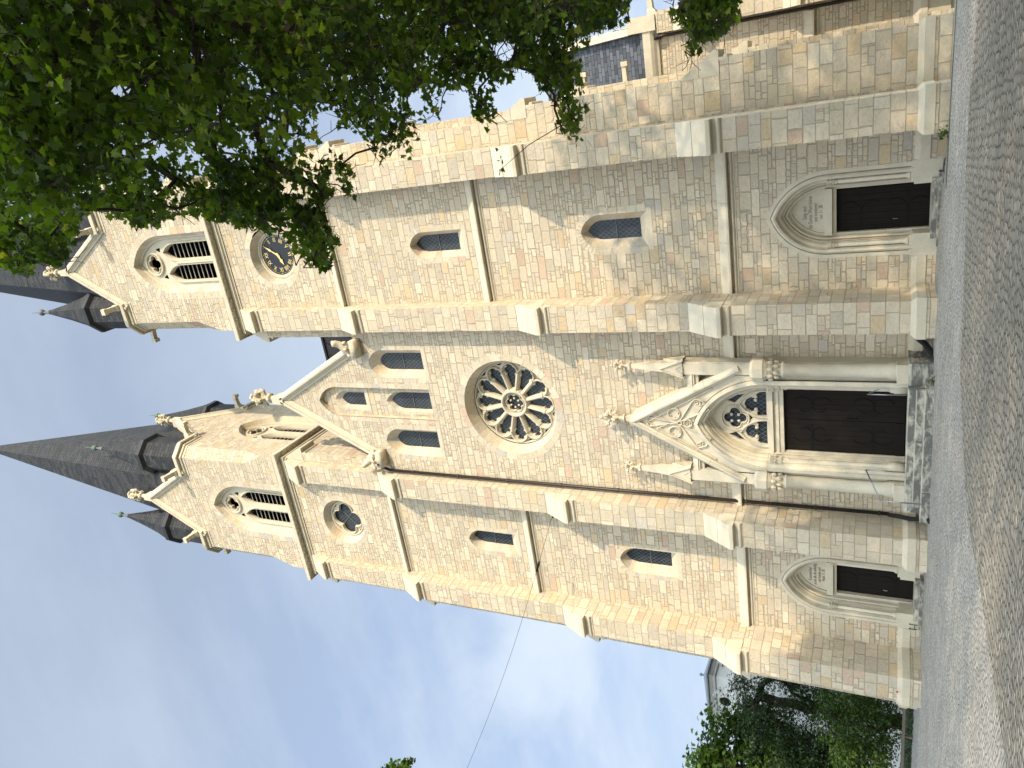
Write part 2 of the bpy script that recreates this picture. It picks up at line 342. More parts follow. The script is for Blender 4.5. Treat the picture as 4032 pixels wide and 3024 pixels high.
def holed(mb, fr, outer, holes, d=0.0, tint=0.0):
    vs = []; es = []
    for L in [outer]+holes:
        n = len(vs); vs += [Vector(p) for p in L]; es += [(n+i, n+(i+1) % len(L)) for i in range(len(L))]
    ov, oe, of, *_ = delaunay_2d_cdt(vs, es, [], 0, 1e-5)
    keep = []
    for f in of:
        c = ((ov[f[0]].x+ov[f[1]].x+ov[f[2]].x)/3, (ov[f[0]].y+ov[f[1]].y+ov[f[2]].y)/3)
        if inpoly(c, outer) and not any(inpoly(c, h) for h in holes): keep.append(f)
    mb.add([fr(p.x, d, p.y) for p in ov], keep, tint)
def arch(w, z0, zs, c, n=10, x0=0.0):    # pointed arch outline; c = offset of the arc centres
    R = w+c; a0 = math.acos(-c/R) if c < R else math.pi
    L = [(-w, z0)]
    for i in range(n+1):
        a = math.pi+(a0-math.pi)*i/n; L.append((c+R*math.cos(a), zs+R*math.sin(a)))
    Rr = [(-x, z) for x, z in L[:-1]][::-1]
    return [(x0+x, z) for x, z in L+Rr]
def cof(w, rise): return max(0.0, (rise*rise-w*w)/(2*w))
def circ(r, n=40, cx=0.0, cz=0.0): return [(cx+r*math.cos(2*math.pi*k/n), cz+r*math.sin(2*math.pi*k/n)) for k in range(n)]
def to3(fr, L, d): return [fr(x, d, z) for x, z in L]
def blocks_ring(mb, fr, A, B, d, th=.05, every=2, skip_bottom=True, gap=.03):   # voussoirs between two outlines
    n = len(A); i = 0 if not skip_bottom else 0
    last = n-1 if skip_bottom else n
    while i < last:
        j = min(i+every, last); t_ = rnd.random()
        a = A[i:j+1] if j < n else A[i:]+[A[0]]; b = B[i:j+1] if j < n else B[i:]+[B[0]]
        k = len(a); a = list(a); b = list(b)
        for L in (a, b):
            for e_, f_ in ((0, 1), (-1, -2)):
                dd = max(1e-6, math.dist(L[e_], L[f_])); g_ = min(.25, gap*.5/dd); L[e_] = (L[e_][0]+(L[f_][0]-L[e_][0])*g_, L[e_][1]+(L[f_][1]-L[e_][1])*g_)
        vs = to3(fr, a, d)+to3(fr, b, d)+to3(fr, a, d-th)+to3(fr, b, d-th)
        fs = [(m_, m_+1, k+m_+1, k+m_) for m_ in range(k-1)]+[(2*k+m_, m_, m_+1, 2*k+m_+1)[::-1] for m_ in range(k-1)]+[(k+m_, k+m_+1, 3*k+m_+1, 3*k+m_) for m_ in range(k-1)]
        mb.add(vs, fs, t_); i = j
def subdiv_jamb(L, step=.42):            # adds points along straight jambs so they can carry separate blocks
    out = []
    for i in range(len(L)):
        p = L[i]; q = L[(i+1) % len(L)]; out.append(p)
        if i == len(L)-1: break
        dd = math.dist(p, q)
        if abs(p[0]-q[0]) < 1e-4 and dd > step*1.5:
            k = int(round(dd/step)); out += [(p[0]+(q[0]-p[0])*m_/k, p[1]+(q[1]-p[1])*m_/k) for m_ in range(1, k)]
    return out
def sweep(mb, path, prof, closed=False, tint=0.0, side=1):   # plan path (x,y), profile (out,z); outward is to the right of travel*side
    n = len(path); P = [Vector(p) for p in path]; loops = []
    for i in range(n):
        if closed or 0 < i < n-1: a = (P[i]-P[i-1]).normalized(); b = (P[(i+1) % n]-P[i]).normalized()
        elif i == 0: a = b = (P[1]-P[0]).normalized()
        else: a = b = (P[-1]-P[-2]).normalized()
        na = Vector((a.y, -a.x))*side; nb = Vector((b.y, -b.x))*side
        m_ = (na+nb); m_ = m_/max(.3, m_.dot(na)) if m_.length > 1e-6 else na
        loops.append([(P[i].x+m_.x*o, P[i].y+m_.y*o, z) for o, z in prof])
    k = len(prof)
    n0 = len(mb.v)
    for L in loops: mb.v += L
    seg = n if closed else n-1
    for i in range(seg):
        i2 = (i+1) % n
        for j in range(k):
            j2 = (j+1) % k
            mb.f.append([n0+i*k+j, n0+i2*k+j, n0+i2*k+j2, n0+i*k+j2]); mb.t.append(tint); mb.mi.append(mb.cur)
    if not closed:
        mb.f.append([n0+j for j in range(k)]); mb.t.append(tint); mb.mi.append(mb.cur)
        mb.f.append([n0+(n-1)*k+j for j in range(k-1, -1, -1)]); mb.t.append(tint); mb.mi.append(mb.cur)
def ribbon(mb, fr, pts, w, d0, d1, closed=False, tint=0.0, bev=.4):   # tracery bar with chamfered front
    n = len(pts); P = [Vector(p) for p in pts]; loops = []
    for i in range(n):
        if closed: a = P[(i+1) % n]-P[i-1]
        else: a = P[min(i+1, n-1)]-P[max(i-1, 0)]
        a.normalize(); q = Vector((a.y, -a.x)); h = w/2; hb = h*bev
        loops.append([fr(*(lambda e: (e.x, d, e.y))(P[i]+q*o)) for o, d in ((-h, d0), (-h, d0+(d1-d0)*.45), (-hb, d1), (hb, d1), (h, d0+(d1-d0)*.45), (h, d0))])
    if closed: loops.append(loops[0])
    mb.loft(loops, closed=True, tints=[tint])
def quad(mb, pts, tint=0.0): mb.add(pts, [tuple(range(len(pts)))], tint)

# ------------------------------------------------------------------ ground
def zground(x, y):
    z = 0.06+.10*math.exp(-((x-3.5)/6.5)**2-((y+.5)/5)**2)
    if y > -2 and x > 8: z -= min(.5, (y+2)*.055)
    if y > 2: z -= min(.4, (y-2)*.03) if x <= 8 else 0
    if y < -3: z -= min(.06, (-3-y)*.006)
    return z
g = MB(); xs = [-900, -300, -120, -60]+[-40+i*1.6 for i in range(51)]+[50, 70, 140, 300, 900]; ys = [-600, -200, -80, -55]+[-42+i*1.6 for i in range(45)]+[40, 80, 200, 600, 1200]
nx, ny = len(xs), len(ys); vs = []
for y in ys:
    for x in xs:
        vs.append((x, y, zground(x, y)+.012*math.sin(x*.9+1)*math.sin(y*.8)))
g.add(vs, [(j*nx+i, j*nx+i+1, (j+1)*nx+i+1, (j+1)*nx+i) for j in range(ny-1) for i in range(nx-1)])
go = g.build('ground', 'soil', smooth=True); go['kind'] = 'structure'
g = MB(); xs = [-24+i*1.6 for i in range(30)]; ys = [-28.4+i*1.6 for i in range(20)]+[3.4]; nx, ny = len(xs), len(ys)
g.add([(x, y, zground(x, y)+.012*math.sin(x*.9+1)*math.sin(y*.8)+.012) for y in ys for x in xs], [(j*nx+i, j*nx+i+1, (j+1)*nx+i+1, (j+1)*nx+i) for j in range(ny-1) for i in range(nx-1)])
go = g.build('church_square', 'cobble', smooth=True); go['kind'] = 'structure'
sp = MB()                                 # the rougher setts towards the square
bd = [(3.35, -30), (3.35, -18), (3.45, -14), (3.4, -11.9), (4.4, -10.5), (5.4, -9.1), (6.7, -8.7), (8.4, -8.3), (9.6, -7.6), (11.0, -7.4), (13.5, -8.2), (18, -8.7), (24, -9.2)]
for i in range(len(bd)-1):
    (x0, y0), (x1, y1) = bd[i], bd[i+1]
lay = []
for i in range(len(bd)):
    row = []
    for k in range(25):
        f = k/24; x = bd[i][0]+(24-bd[i][0])*f*.999; y = bd[i][1]+(-30-bd[i][1])*f*.999
        row.append((x, y))
    lay.append(row)
sv = [(x, y, zground(x, y)+.012*math.sin(x*.9+1)*math.sin(y*.8)+.028) for row in lay for x, y in row]
sp.add(sv, [(i*25+k, i*25+k+1, (i+1)*25+k+1, (i+1)*25+k) for i in range(len(bd)-1) for k in range(24)])
spo = sp.build('sett_pavement', 'sett', smooth=True); spo['kind'] = 'structure'

# ------------------------------------------------------------------ the church
church = thing('church', 'pale sandstone church with two slate spired towers, a rose window gable and pointed doorways', 'church', (0, 0, 0))
H = 3.73
def jamb(L, k):
    def seg(a, b): return [(a[0]+(b[0]-a[0])*i/k, a[1]+(b[1]-a[1])*i/k) for i in range(1, k)]
    return [L[0]]+seg(L[0], L[1])+L[1:-1]+seg(L[-2], L[-1])+[L[-1]]
def foil(n, rc, rl, rot=0.0, cx=0.0, cz=0.0, seg=9):
    out = []; al = math.pi/n; dd = rl*rl-(rc*math.sin(al))**2
    ro = rc*math.cos(al)+math.sqrt(max(dd, 0)); px, pz = ro*math.cos(al)-rc, ro*math.sin(al); am = math.atan2(pz, px)
    for k in range(n):
        th = rot+k*2*al
        for i in range(seg):
            a = -am+2*am*i/seg
            x = rc+rl*math.cos(a); z = rl*math.sin(a)
            out.append((cx+x*math.cos(th)-z*math.sin(th), cz+x*math.sin(th)+z*math.cos(th)))
    return out
def lattice_pane(fr, L, d, parent, bar=None, mat_='glass'):
    mb = MB(); mb.add(to3(fr, L, d), [tuple(range(len(L)))]); mb.add(to3(fr, L, d-.03), [tuple(range(len(L)))[::-1]])
    o = mb.build('pane', mat_, parent)
    if bar:
        b2 = MB(); (x0, x1, z) = bar; b2.box((x0, d+.004, z-.014), (x1, d+.03, z+.014), fr=fr); b2.build('glazing_bar', 'cap', parent)
    return o
def lancet(fr, x0, wo, z0o, zso, apo, wi, z0i, zsi, api, dep, par, surround=.24, name='window', d0=0.0, bar=True):
    A = jamb(arch(wo, z0o, zso, cof(wo, apo-zso), 9, x0), 5); B = jamb(arch(wi, z0i, zsi, cof(wi, api-zsi), 9, x0), 5)
    tn = [rnd.random() for _ in range(len(A))]
    for i in range(5, len(A)-6, 1): tn[i] = tn[5+2*((i-5)//2)]
    tn[-1] = 0.0
    mb = MB(); mb.cur = 1; mb.loft([to3(fr, A, d0+.006), to3(fr, B, d0-dep)], True, tn)
    if surround:
        Bo = jamb(arch(wo+surround, z0o, zso, cof(wo, apo-zso), 9, x0), 5)
        blocks_ring(mb, fr, A, Bo, d0+.006, .05, 1)
        mb.cur = 0; mb.box((x0-wo-.12, d0-.05, z0o-.2), (x0+wo+.12, d0+.008, z0o), .05, fr)
    w = mb.build(name, ['stone', 'vouss'], par)
    lattice_pane(fr, B, d0-dep, w, (x0-wi, x0+wi, z0i+(api-z0i)*.45) if bar else None)
    return A
CT = {'W1': (.66, 9.62, 11.45, 12.28, .37, 9.98, 11.5, 12.12), 'W2': (.57, 17.6, 19.55, 20.3, .365, 18.02, 19.55, 20.22)}
def lump(mb, c, r, n=9, sx=1, sy=1, sz=1, sub=(6, 4)):         # a knobbly carved lump
    rr = random.Random(int(abs(c[0]*97+c[2]*31+r*1000)))
    prof = []
    for i in range(sub[1]+1):
        a = -math.pi/2+math.pi*i/sub[1]; prof.append((max(.001, r*math.cos(a))*rr.uniform(.85, 1.15), r*math.sin(a)*sz))
    mb.lathe(c, prof, sub[0], 0, rr.random()*3, sx, sy)
def finial(mb, c, s):                     # fleuron: stem, collar, two tiers of curled leaves, knop
    x, y, z = c
    mb.lathe((x, y, z), [(.10*s, 0), (.085*s, .25*s), (.20*s, .30*s), (.20*s, .38*s), (.09*s, .42*s), (.08*s, .95*s), (.11*s, 1.05*s), (.05*s, 1.3*s), (.10*s, 1.38*s), (.07*s, 1.5*s), (.005, 1.55*s)], 8)
    for zt, R, q in ((.72, .27, .15), (1.05, .33, .17)):
        for k in range(4):
            a = k*math.pi/2+(math.pi/4 if zt > .9 else 0)
            px, py = x+R*s*math.cos(a), y+R*s*math.sin(a)
            mb.tube([(x, y, z+(zt-.15)*s), (x+.6*R*s*math.cos(a), y+.6*R*s*math.sin(a), z+zt*s), (px, py, z+(zt+.04)*s)], [.06*s, .07*s, .05*s], 6)
            lump(mb, (px, py, z+(zt+.02)*s), q*s*.62)
            lump(mb, (px*.7+x*.3, py*.7+y*.3, z+(zt+.12)*s), q*s*.5)
def crosstop(mb, c, s):                   # gable cross-flower on the towers
    x, y, z = c
    mb.lathe((x, y, z), [(.16*s, 0), (.13*s, .35*s), (.24*s, .42*s), (.24*s, .55*s), (.12*s, .6*s), (.10*s, 1.5*s), (.19*s, 1.56*s), (.19*s, 1.66*s), (.02, 1.7*s)], 8)
    for zt, R in ((.95, .36), (1.25, .30)):
        for k in range(4):
            a = k*math.pi/2; px, py = x+R*s*math.cos(a), y+R*s*math.sin(a)
            mb.tube([(x, y, z+(zt-.1)*s), (px, py, z+zt*s)], [.09*s, .08*s], 6); lump(mb, (px, py, z+zt*s), .13*s); lump(mb, (px, py, z+(zt-.13)*s), .10*s)
def spout(par, base, dirn, L=1.1, s=.17):  # plain stone water spout
    d = Vector(dirn).normalized(); u = Vector((0, 0, 1)); a = u.cross(d); b = Vector(base); mb = MB()
    def ring(t_, w, h0, h1): return [b+d*t_+a*q*w+u*h for q, h in ((-1, h0), (1, h0), (1, h1), (-1, h1))]
    mb.loft([ring(-.35, s*1.1, -.16, .26), ring(.2, s*1.05, -.14, .25), ring(.32, s*.8, -.02, .22), ring(L-.22, s*.75, .04, .22), ring(L-.2, s*.98, -.06, .24), ring(L, s*.98, -.06, .24)], True, caps=True)
    o = mb.build('water_spout', 'stone', par); return o
def buttress(fr, x0, x1, par, stages, skip=0, base=True):
    # stages: (z_bottom_of_slab, z_top_of_slab, depth_below, depth_above)
    mb = MB(); zb = -.6
    for (za, zt, db, da) in stages:
        mb.box((x0, -.3, zb), (x1, db, za), 0, fr); zb = za
        mb.box((x0+.003, -.3, za), (x1-.003, da-.02, zt), 0, fr); zb = zt
    o = mb.build('buttress', 'ashlar', par)
    for (za, zt, db, da) in stages:
        w = MB(); e = .012; dz = .17; front = db+.26
        def pr(pts, xa, xb): w.prism([fr(xa, d, z) for d, z in pts], [fr(xb, d, z) for d, z in pts], rnd.random()*.12)
        zm = za+dz+(zt-za-dz)*.45; dm = front+(da-front)*.45
        pr([(da-.05, za+.02), (front-.02, za+.02), (front, za+.04), (front, za+dz), (dm, zm), (da-.05, zm)], x0-e, x1+e)
        pr([(da-.05, zm+.014), (dm-.012, zm+.014), (da, zt), (da-.05, zt)], x0-e, x1+e)
        pr([(db-.1, za-.27), (db+.02, za-.27), (db+.07, za-.235), (db+.085, za-.19), (db+.06, za-.145), (db+.005, za-.13), (db+.005, za+.018), (db-.1, za+.018)], x0-e*.5, x1+e*.5)
        w.build('weathering', 'stone', o)
    if base:
        p = MB(); db = stages[0][2]; out = .13
        path = [(x0-.02, -.1), (x0-.02, db), (x1+.02, db), (x1+.02, -.1)]
        pl = []
        for x, d in path: q = fr(x, d, 0); pl.append((q.x, q.y))
        ctr = fr((x0+x1)/2, db*.5, 0)
        sd = 1
        a = Vector(pl[1])-Vector(pl[0]); nn = Vector((a.y, -a.x)); 
        if nn.dot(Vector((ctr.x, ctr.y))-Vector(pl[0])) > 0: sd = -1
        sweep(p, pl, [(-.1, .44), (out, .44), (out, .71), (.0, .87), (-.1, .87)], False, .1, sd)
        p.build('plinth_course', 'stone', o)
        p2 = MB(); sweep(p2, pl, [(-.1, -.6), (out-.03, -.6), (out-.03, .437), (-.1, .437)], False, 0, sd); p2.build('plinth', 'ashlar', o)
    return o
STG = [(6.70, 8.02, 1.74, 1.24), (13.90, 15.2, 1.24, .84), (23.45, 24.8, .84, .44), (30.12, 31.6, .44, .02)]
def string_course(fr, xa, xb, z, par, d0=0.0, joints=True):
    mb = MB(); x = xa
    while x < xb-.05:
        x2 = min(x+rnd.uniform(1.2, 1.9), xb)
        if xb-x2 < .5: x2 = xb
        pts = [(-.05, z+.40), (.0, z+.40), (.23, z+.07), (.23, z), (.21, z-.015), (-.05, z-.015)]
        mb.prism([fr(x+.004, d0+d, h) for d, h in pts], [fr(x2-.004, d0+d, h) for d, h in pts], rnd.random()*.12); x = x2
    for pts in ([(-.05, z-.09), (.05, z-.09), (.085, z-.12), (.085, z-.15), (.04, z-.19), (-.05, z-.19)], [(-.05, z-.20), (.012, z-.20), (.03, z-.23), (.012, z-.26), (-.05, z-.26)]):
        mb.prism([fr(xa+.003, d0+d, h) for d, h in pts], [fr(xb-.003, d0+d, h) for d, h in pts], .05)
    return mb.build('string_course', 'stone', par)
def text_mesh(txt, size, fr, x, z, d, name, parent, rot=0.0, align='CENTER', mtl='text', ext=.004, yscale=1.0, xs=1.0):
    cu = bpy.data.curves.new('t', 'FONT'); cu.body = txt; cu.size = size; cu.align_x = align; cu.align_y = 'CENTER'; cu.extrude = ext; cu.resolution_u = 3
    ob = bpy.data.objects.new('t', cu); C.objects.link(ob); dg = bpy.context.evaluated_depsgraph_get(); me = bpy.data.meshes.new_from_object(ob.evaluated_get(dg))
    bpy.data.objects.remove(ob)
    cs, sn = math.cos(rot), math.sin(rot)
    for v in me.vertices:
        px, py = v.co.x*xs, v.co.y*yscale; v.co = fr(x+px*cs-py*sn, d+v.co.z, z+px*sn+py*cs)
    me.materials.clear(); me.materials.append(M[mtl]); me.name = name
    o = bpy.data.objects.new(name, me); C.objects.link(o); o.parent = parent; return o
def capital(par, c, r, h, name='capital', fr=None):
    x, y, z = c; mb = MB()
    mb.lathe(c, [(r*1.12, 0), (r*1.18, .04*h), (r*1.0, .08*h), (r*1.02, .3*h), (r*1.25, .78*h), (r*1.3, .8*h)], 12)
    for tier, zz, R, k0 in ((0, .34, 1.2, 0), (1, .66, 1.42, .5)):
        for k in range(8):
            a = (k+k0)*math.pi/4; lump(mb, (x+R*r*math.cos(a), y+R*r*math.sin(a), z+zz*h), r*.34, sub=(6, 4), sz=1.3)
    o = mb.build(name, 'carved', par); a_ = MB()
    a_.lathe((x, y, z+.8*h), [(r*1.3, 0), (r*1.45, .05*h), (r*1.45, .10*h), (r*1.6, .14*h), (r*1.6, .2*h)], 8, .05, math.pi/8); a_.build('abacus', 'stone', o); return o
def side_door(fr, par, lines):
    c = .61; zs = 3.38; mb = MB()
    prof = [(1.48, -.04), (1.48, .014), (1.35, .014), (1.345, -.07), (1.31, .05), (1.25, .09), (1.185, .06), (1.16, -.06), (1.14, -.16), (1.06, -.20), (1.0, -.36), (.965, -.34), (.945, -.44), (.90, -.37), (.86, -.40), (.84, -.56), (.80, -.60), (.745, -.60), (.745, -.85)]
    loops = [to3(fr, jamb(arch(w, .10, zs, c, 14), 3), d) for w, d in prof]
    mb.loft(loops, False, [.0, .06, .03])
    mb.box((-1.52, -.6, .08), (-.79, .10, .86), .0, fr); mb.box((.79, -.6, .08), (1.52, .10, .86), .0, fr)
    for q in (-1, 1): mb.box((q*1.18-.33, -.3, .86), (q*1.18+.33, .04, .95), .05, fr)
    p = mb.build('side_portal', 'stone', par)
    for q in (-1, 1):
        k = MB(); b = fr(q*1.06, -.10, 0); k.lathe((b.x, b.y, 0), [(.13, .95), (.13, 1.0), (.09, 1.06), (.07, 1.1), (.07, 3.1)], 12); k.build('colonnette', 'stone', p, True)
        capital(p, (b.x, b.y, 3.1), .075, .32)
    k = MB(); k.box((-.76, -.85, 3.16), (.76, -.58, 3.28), .02, fr); k.box((-.79, -.85, 3.285), (.79, -.44, 3.52), .04, fr); k.build('lintel', 'stone', p)
    k = MB(); L = arch(.75, 3.52, 3.53, .61, 12); k.add(to3(fr, L, -.66), [tuple(range(len(L)))], .02); ty = k.build('tympanum', 'stone', p)
    for (tx, zz, sz) in lines: text_mesh(tx, sz, fr, 0, zz, -.655, 'inscription', p, mtl='text', yscale=1.25, xs=.72)
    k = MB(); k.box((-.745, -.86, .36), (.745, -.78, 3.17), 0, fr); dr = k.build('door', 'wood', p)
    for zz in (1.0, 2.4):
        h_ = MB(); h_.box((-.70, -.78, zz-.03), (.45, -.765, zz+.03), 0, fr)
        for q in (-1, 1):
            pts = [(.0+.42*math.sin(a_)*.8, zz+q*(.36-.36*math.cos(a_))) for a_ in [i*.28 for i in range(9)]]
            h_.tube([fr(x-.1, -.772, z) for x, z in pts], .018, 5)
        h_.build('strap_hinge', 'iron', p)
    h_ = MB(); h_.tube([fr(-.42, -.78, 1.42), fr(-.42, -.72, 1.42), fr(-.42, -.72, 1.28)], .016, 6); h_.build('door_handle', 'steel', p)
    h_ = MB(); h_.box((-1.15, -.5, -.3), (1.15, .55, .20), 0, fr); h_.box((-.95, -.6, .2), (.95, .28, .365), 0, fr); h_.build('doorstep', 'step', p)
    return p
def round_surround(fr, z, par, name, R0, R1, dep, sur=.30):
    A = circ(R0, 40, 0, z); B = circ(R1, 40, 0, z); mb = MB(); tn = []
    for i in range(20): tn += [rnd.random()]*2
    mb.loft([to3(fr, A, .006), to3(fr, B, -dep)], True, tn)
    blocks_ring(mb, fr, A, circ(R0+sur, 40, 0, z), .006, .05, 2, False)
    return mb.build(name, 'vouss', par)
def belfry(fr, par):
    A = jamb(arch(1.55, 32.2, 35.9, cof(1.55, 2.62), 12), 7); B = jamb(arch(1.34, 32.3, 35.9, cof(1.34, 2.52), 12), 7)
    tn = [rnd.random() for _ in A]
    for i in range(7, len(A)-8): tn[i] = tn[7+2*((i-7)//2)]
    mb = MB(); mb.loft([to3(fr, A, .006), to3(fr, B, -.34)], True, tn)
    blocks_ring(mb, fr, A, jamb(arch(1.93, 32.2, 35.9, cof(1.55, 2.62), 12), 7), .006, .05, 1)
    w = mb.build('belfry_window', 'vouss', par)
    hl = [arch(.475, 32.32, 35.35, cof(.475, 1.0), 8, q*.585) for q in (-1, 1)]
    qf = foil(4, .25, .235, 0, 0, 37.25)
    k = MB(); inner = arch(1.34, 32.3, 35.9, cof(1.34, 2.52), 12)
    tri = [[(q*.60, 36.62), (q*.86, 36.55), (q*.78, 36.92)] for q in (-1, 1)]
    holed(k, fr, inner, hl+[qf]+tri, -.42)
    for L in hl:
        ribbon(k, fr, L, .15, -.62, -.33, False); k.loft([to3(fr, L, -.42), to3(fr, L, -.62)], True)
    ribbon(k, fr, circ(.60, 32, 0, 37.25), .13, -.46, -.31, True); ribbon(k, fr, qf, .07, -.46, -.36, True); k.loft([to3(fr, qf, -.42), to3(fr, qf, -.6)], True)
    ribbon(k, fr, inner, .14, -.44, -.30); ribbon(k, fr, [(0, 32.3), (0, 35.5)], .22, -.6, -.28)
    k.build('tracery', 'stone', w)
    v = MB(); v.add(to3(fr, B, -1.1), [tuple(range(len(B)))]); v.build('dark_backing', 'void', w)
    l = MB(); l.cur = 0
    for q in (-1, 1):
        for i in range(11):
            z = 32.45+i*.325; xa, xb = q*.585-.47, q*.585+.47
            l.cur = 0; l.box((xa, -.63, z-.014), (xb, -.60, z+.03), 0, fr)
            l.cur = 1; l.add([fr(xa, -.61, z), fr(xb, -.61, z), fr(xb, -.95, z+.3), fr(xa, -.95, z+.3)], [(0, 1, 2, 3)])
    l.build('louvres', ['louvre', 'lead'], w); return A
def tower(cx, clock):
    cy = H; nm = 'tower_wall'
    fF, fR, fL, fB = [Frame((cx+n[0]*H, cy+n[1]*H, 0), n) for n in ((0, -1, 0), (1, 0, 0), (-1, 0, 0), (0, 1, 0))]
    ch = .53; e = H-ch
    out = [(-H, -.6), (H, -.6), (H, 33.3), (e, 34.85), (e, 40.2), (2.05, 40.2), (0, 44.0), (-2.05, 40.2), (-e, 40.2), (-e, 34.85), (-H, 33.3)]
    W1, W2 = CT['W1'], CT['W2']
    hb = arch(1.55, 32.2, 35.9, cof(1.55, 2.62), 12)
    hw = [arch(w[0], w[1], w[2], cof(w[0], w[3]-w[2]), 9) for w in (W1, W2)]
    hd = arch(1.345, .05, 3.38, .61, 14)
    mb = MB(); holed(mb, fF, out, [hb, circ(1.37, 40, 0, 28.4), hd]+hw); holed(mb, fR, out, [hb]); holed(mb, fL, out, [hb]); holed(mb, fB, out, [])
    for a, b in ((fF, fR), (fR, fB), (fB, fL), (fL, fF)):
        mb.add([a(H, 0, 33.3), a(e, 0, 34.85), b(-e, 0, 34.85)], [(0, 1, 2)]); mb.add([a(e, 0, 34.85), a(e, 0, 40.2), b(-e, 0, 40.2), b(-e, 0, 34.85)], [(0, 1, 2, 3)])
    mb.build(nm, 'rubble', church)
    for f in (fF, fR, fL): belfry(f, church)
    for w in (W1, W2): lancet(fF, 0, w[0], w[1], w[2], w[3], w[4], w[5], w[6], w[7], .42, church)
    if clock:
        k = MB(); ck = round_surround(fF, 28.4, church, 'clock', 1.37, 1.17, .40)
        k.loft([to3(fF, circ(r, 40, 0, 28.4), d) for r, d in ((1.2, -.46), (1.17, -.34), (1.09, -.33), (1.04, -.40), (1.0, -.40))], True, [.05]); k.build('rim', 'stone', ck)
        k = MB(); L = circ(1.03, 48, 0, 28.4); k.add(to3(fF, L, -.44), [tuple(range(48))]); k.build('dial', 'black', ck)
        for i, n in enumerate(['XII', 'I', 'II', 'III', 'IIII', 'V', 'VI', 'VII', 'VIII', 'IX', 'X', 'XI']):
            a = i*math.pi/6; text_mesh(n, .30, fF, .74*math.sin(a), 28.4+.74*math.cos(a), -.43, 'numeral', ck, -a, mtl='gold', xs=.8)
        k = MB()
        for i in range(60):
            a = i*math.pi/30; q = .028 if i % 5 == 0 else .017
            k.add(to3(fF, circ(q, 8, .93*math.sin(a), 28.4+.93*math.cos(a)), -.428), [tuple(range(8))])
        k.build('minute_dots', 'gold', ck)
        for L_, w_, a, d in ((.86, .05, rad(32), -.39), (.58, .08, rad(243), -.405)):
            k = MB(); ux, uz = math.sin(a), math.cos(a); px, pz = uz, -ux
            pts = [(-.18, .5), (0, .9), (.45, .5), (.55, 1.3), (.68, .8), (1, .05)]
            A = [fF(ux*L_*t_+px*w_*q, d, 28.4+uz*L_*t_+pz*w_*q) for t_, q in pts]; B = [fF(ux*L_*t_-px*w_*q, d, 28.4+uz*L_*t_-pz*w_*q) for t_, q in pts][::-1]
            k.prism(A+B, [p+fF.n*.012 for p in A+B]); k.build('clock_hand', 'gold', ck)
    else:
        rw = round_surround(fF, 28.4, church, 'round_window', 1.37, 1.12, .42)
        qf = foil(4, .52, .47, 0, 0, 28.4, 11); k = MB()
        tri = [[(q*.66+0, 28.4+p*.66), (q*.80, 28.4+p*.62), (q*.62, 28.4+p*.80)] for q in (-1, 1) for p in (-1, 1)]
        holed(k, fF, circ(1.13, 40, 0, 28.4), [qf]+tri, -.44); ribbon(k, fF, qf, .10, -.5, -.34, True); ribbon(k, fF, circ(1.06, 40, 0, 28.4), .12, -.5, -.34, True); k.loft([to3(fF, qf, -.44), to3(fF, qf, -.55)], True); k.build('tracery', 'stone', rw)
        lattice_pane(fF, circ(1.1, 32, 0, 28.4), -.56, rw)
        k = MB()
        for a in (math.pi/4, -math.pi/4): ribbon(k, fF, [(-.8*math.cos(a), 28.4-.8*math.sin(a)), (.8*math.cos(a), 28.4+.8*math.sin(a))], .04, -.55, -.52)
        k.build('glazing_bar', 'cap', rw)
    side_door(fF, church, [('Selig sind', 4.17, .17), ('die Gottes Wort hören', 3.99, .165), ('und bewahren!', 3.82, .15), ('Luc: 11. 28.', 3.66, .15)] if clock else
              [('Kommet her', 4.17, .17), ('zu mir alle die mühselig', 3.99, .15), ('und beladen seid', 3.82, .15), ('Matth: 11. 28.', 3.66, .15)])
    BX = 2.58, 3.66
    for f in (fF, fR, fL, fB):
        for sgn in (-1, 1):
            xa, xb = (BX if sgn > 0 else (-BX[1], -BX[0]))
            buttress(f, xa, xb, church, [(p_, q_, r_+.28, t_+.28 if t_ > .1 else t_) for p_, q_, r_, t_ in STG] if (f is fR and sgn > 0) else STG, base=True)
    for z in (6.62, 16.68, 24.52): string_course(fF, -2.58, 2.58, z, church)
    for f in (fR, fL):
        for z in (24.52,): string_course(f, -2.58, 2.58, z, church)
    # plinth on the front wall beside the door
    for xa, xb in ((-2.58, -1.50), (1.50, 2.58)):
        k = MB(); k.prism([fF(xa, d, z) for d, z in ((-.1, .44), (.12, .44), (.12, .71), (0, .87), (-.1, .87))], [fF(xb, d, z) for d, z in ((-.1, .44), (.12, .44), (.12, .71), (0, .87), (-.1, .87))], .1); k.build('plinth_course', 'stone', church)
        k = MB(); k.box((xa, -.1, -.6), (xb, .09, .437), 0, fF); k.build('plinth', 'rubble', church)
    # belfry cornice with a hollow full of flowers
    sq = [(cx-H, cy-H), (cx+H, cy-H), (cx+H, cy+H), (cx-H, cy+H)]
    k = MB(); sweep(k, sq, [(-.06, 32.35), (.40, 31.97), (.44, 31.94), (.44, 31.72), (.41, 31.69), (.39, 31.69), (.37, 31.74), (.13, 31.74), (.13, 31.52), (.15, 31.49), (.15, 31.44), (.06, 31.40), (.05, 31.32), (-.06, 31.32)], True, .04)
    co = k.build('cornice', 'stone', church)
    fl = MB()
    for i in range(6):
        a = i*math.pi/3; lump(fl, (.07*math.cos(a), 0, .07*math.sin(a)), .05, sub=(6, 3), sy=.8)
    lump(fl, (0, -.03, 0), .045, sub=(6, 3)); fm = fl.build('rosette', 'stone', co); first = True
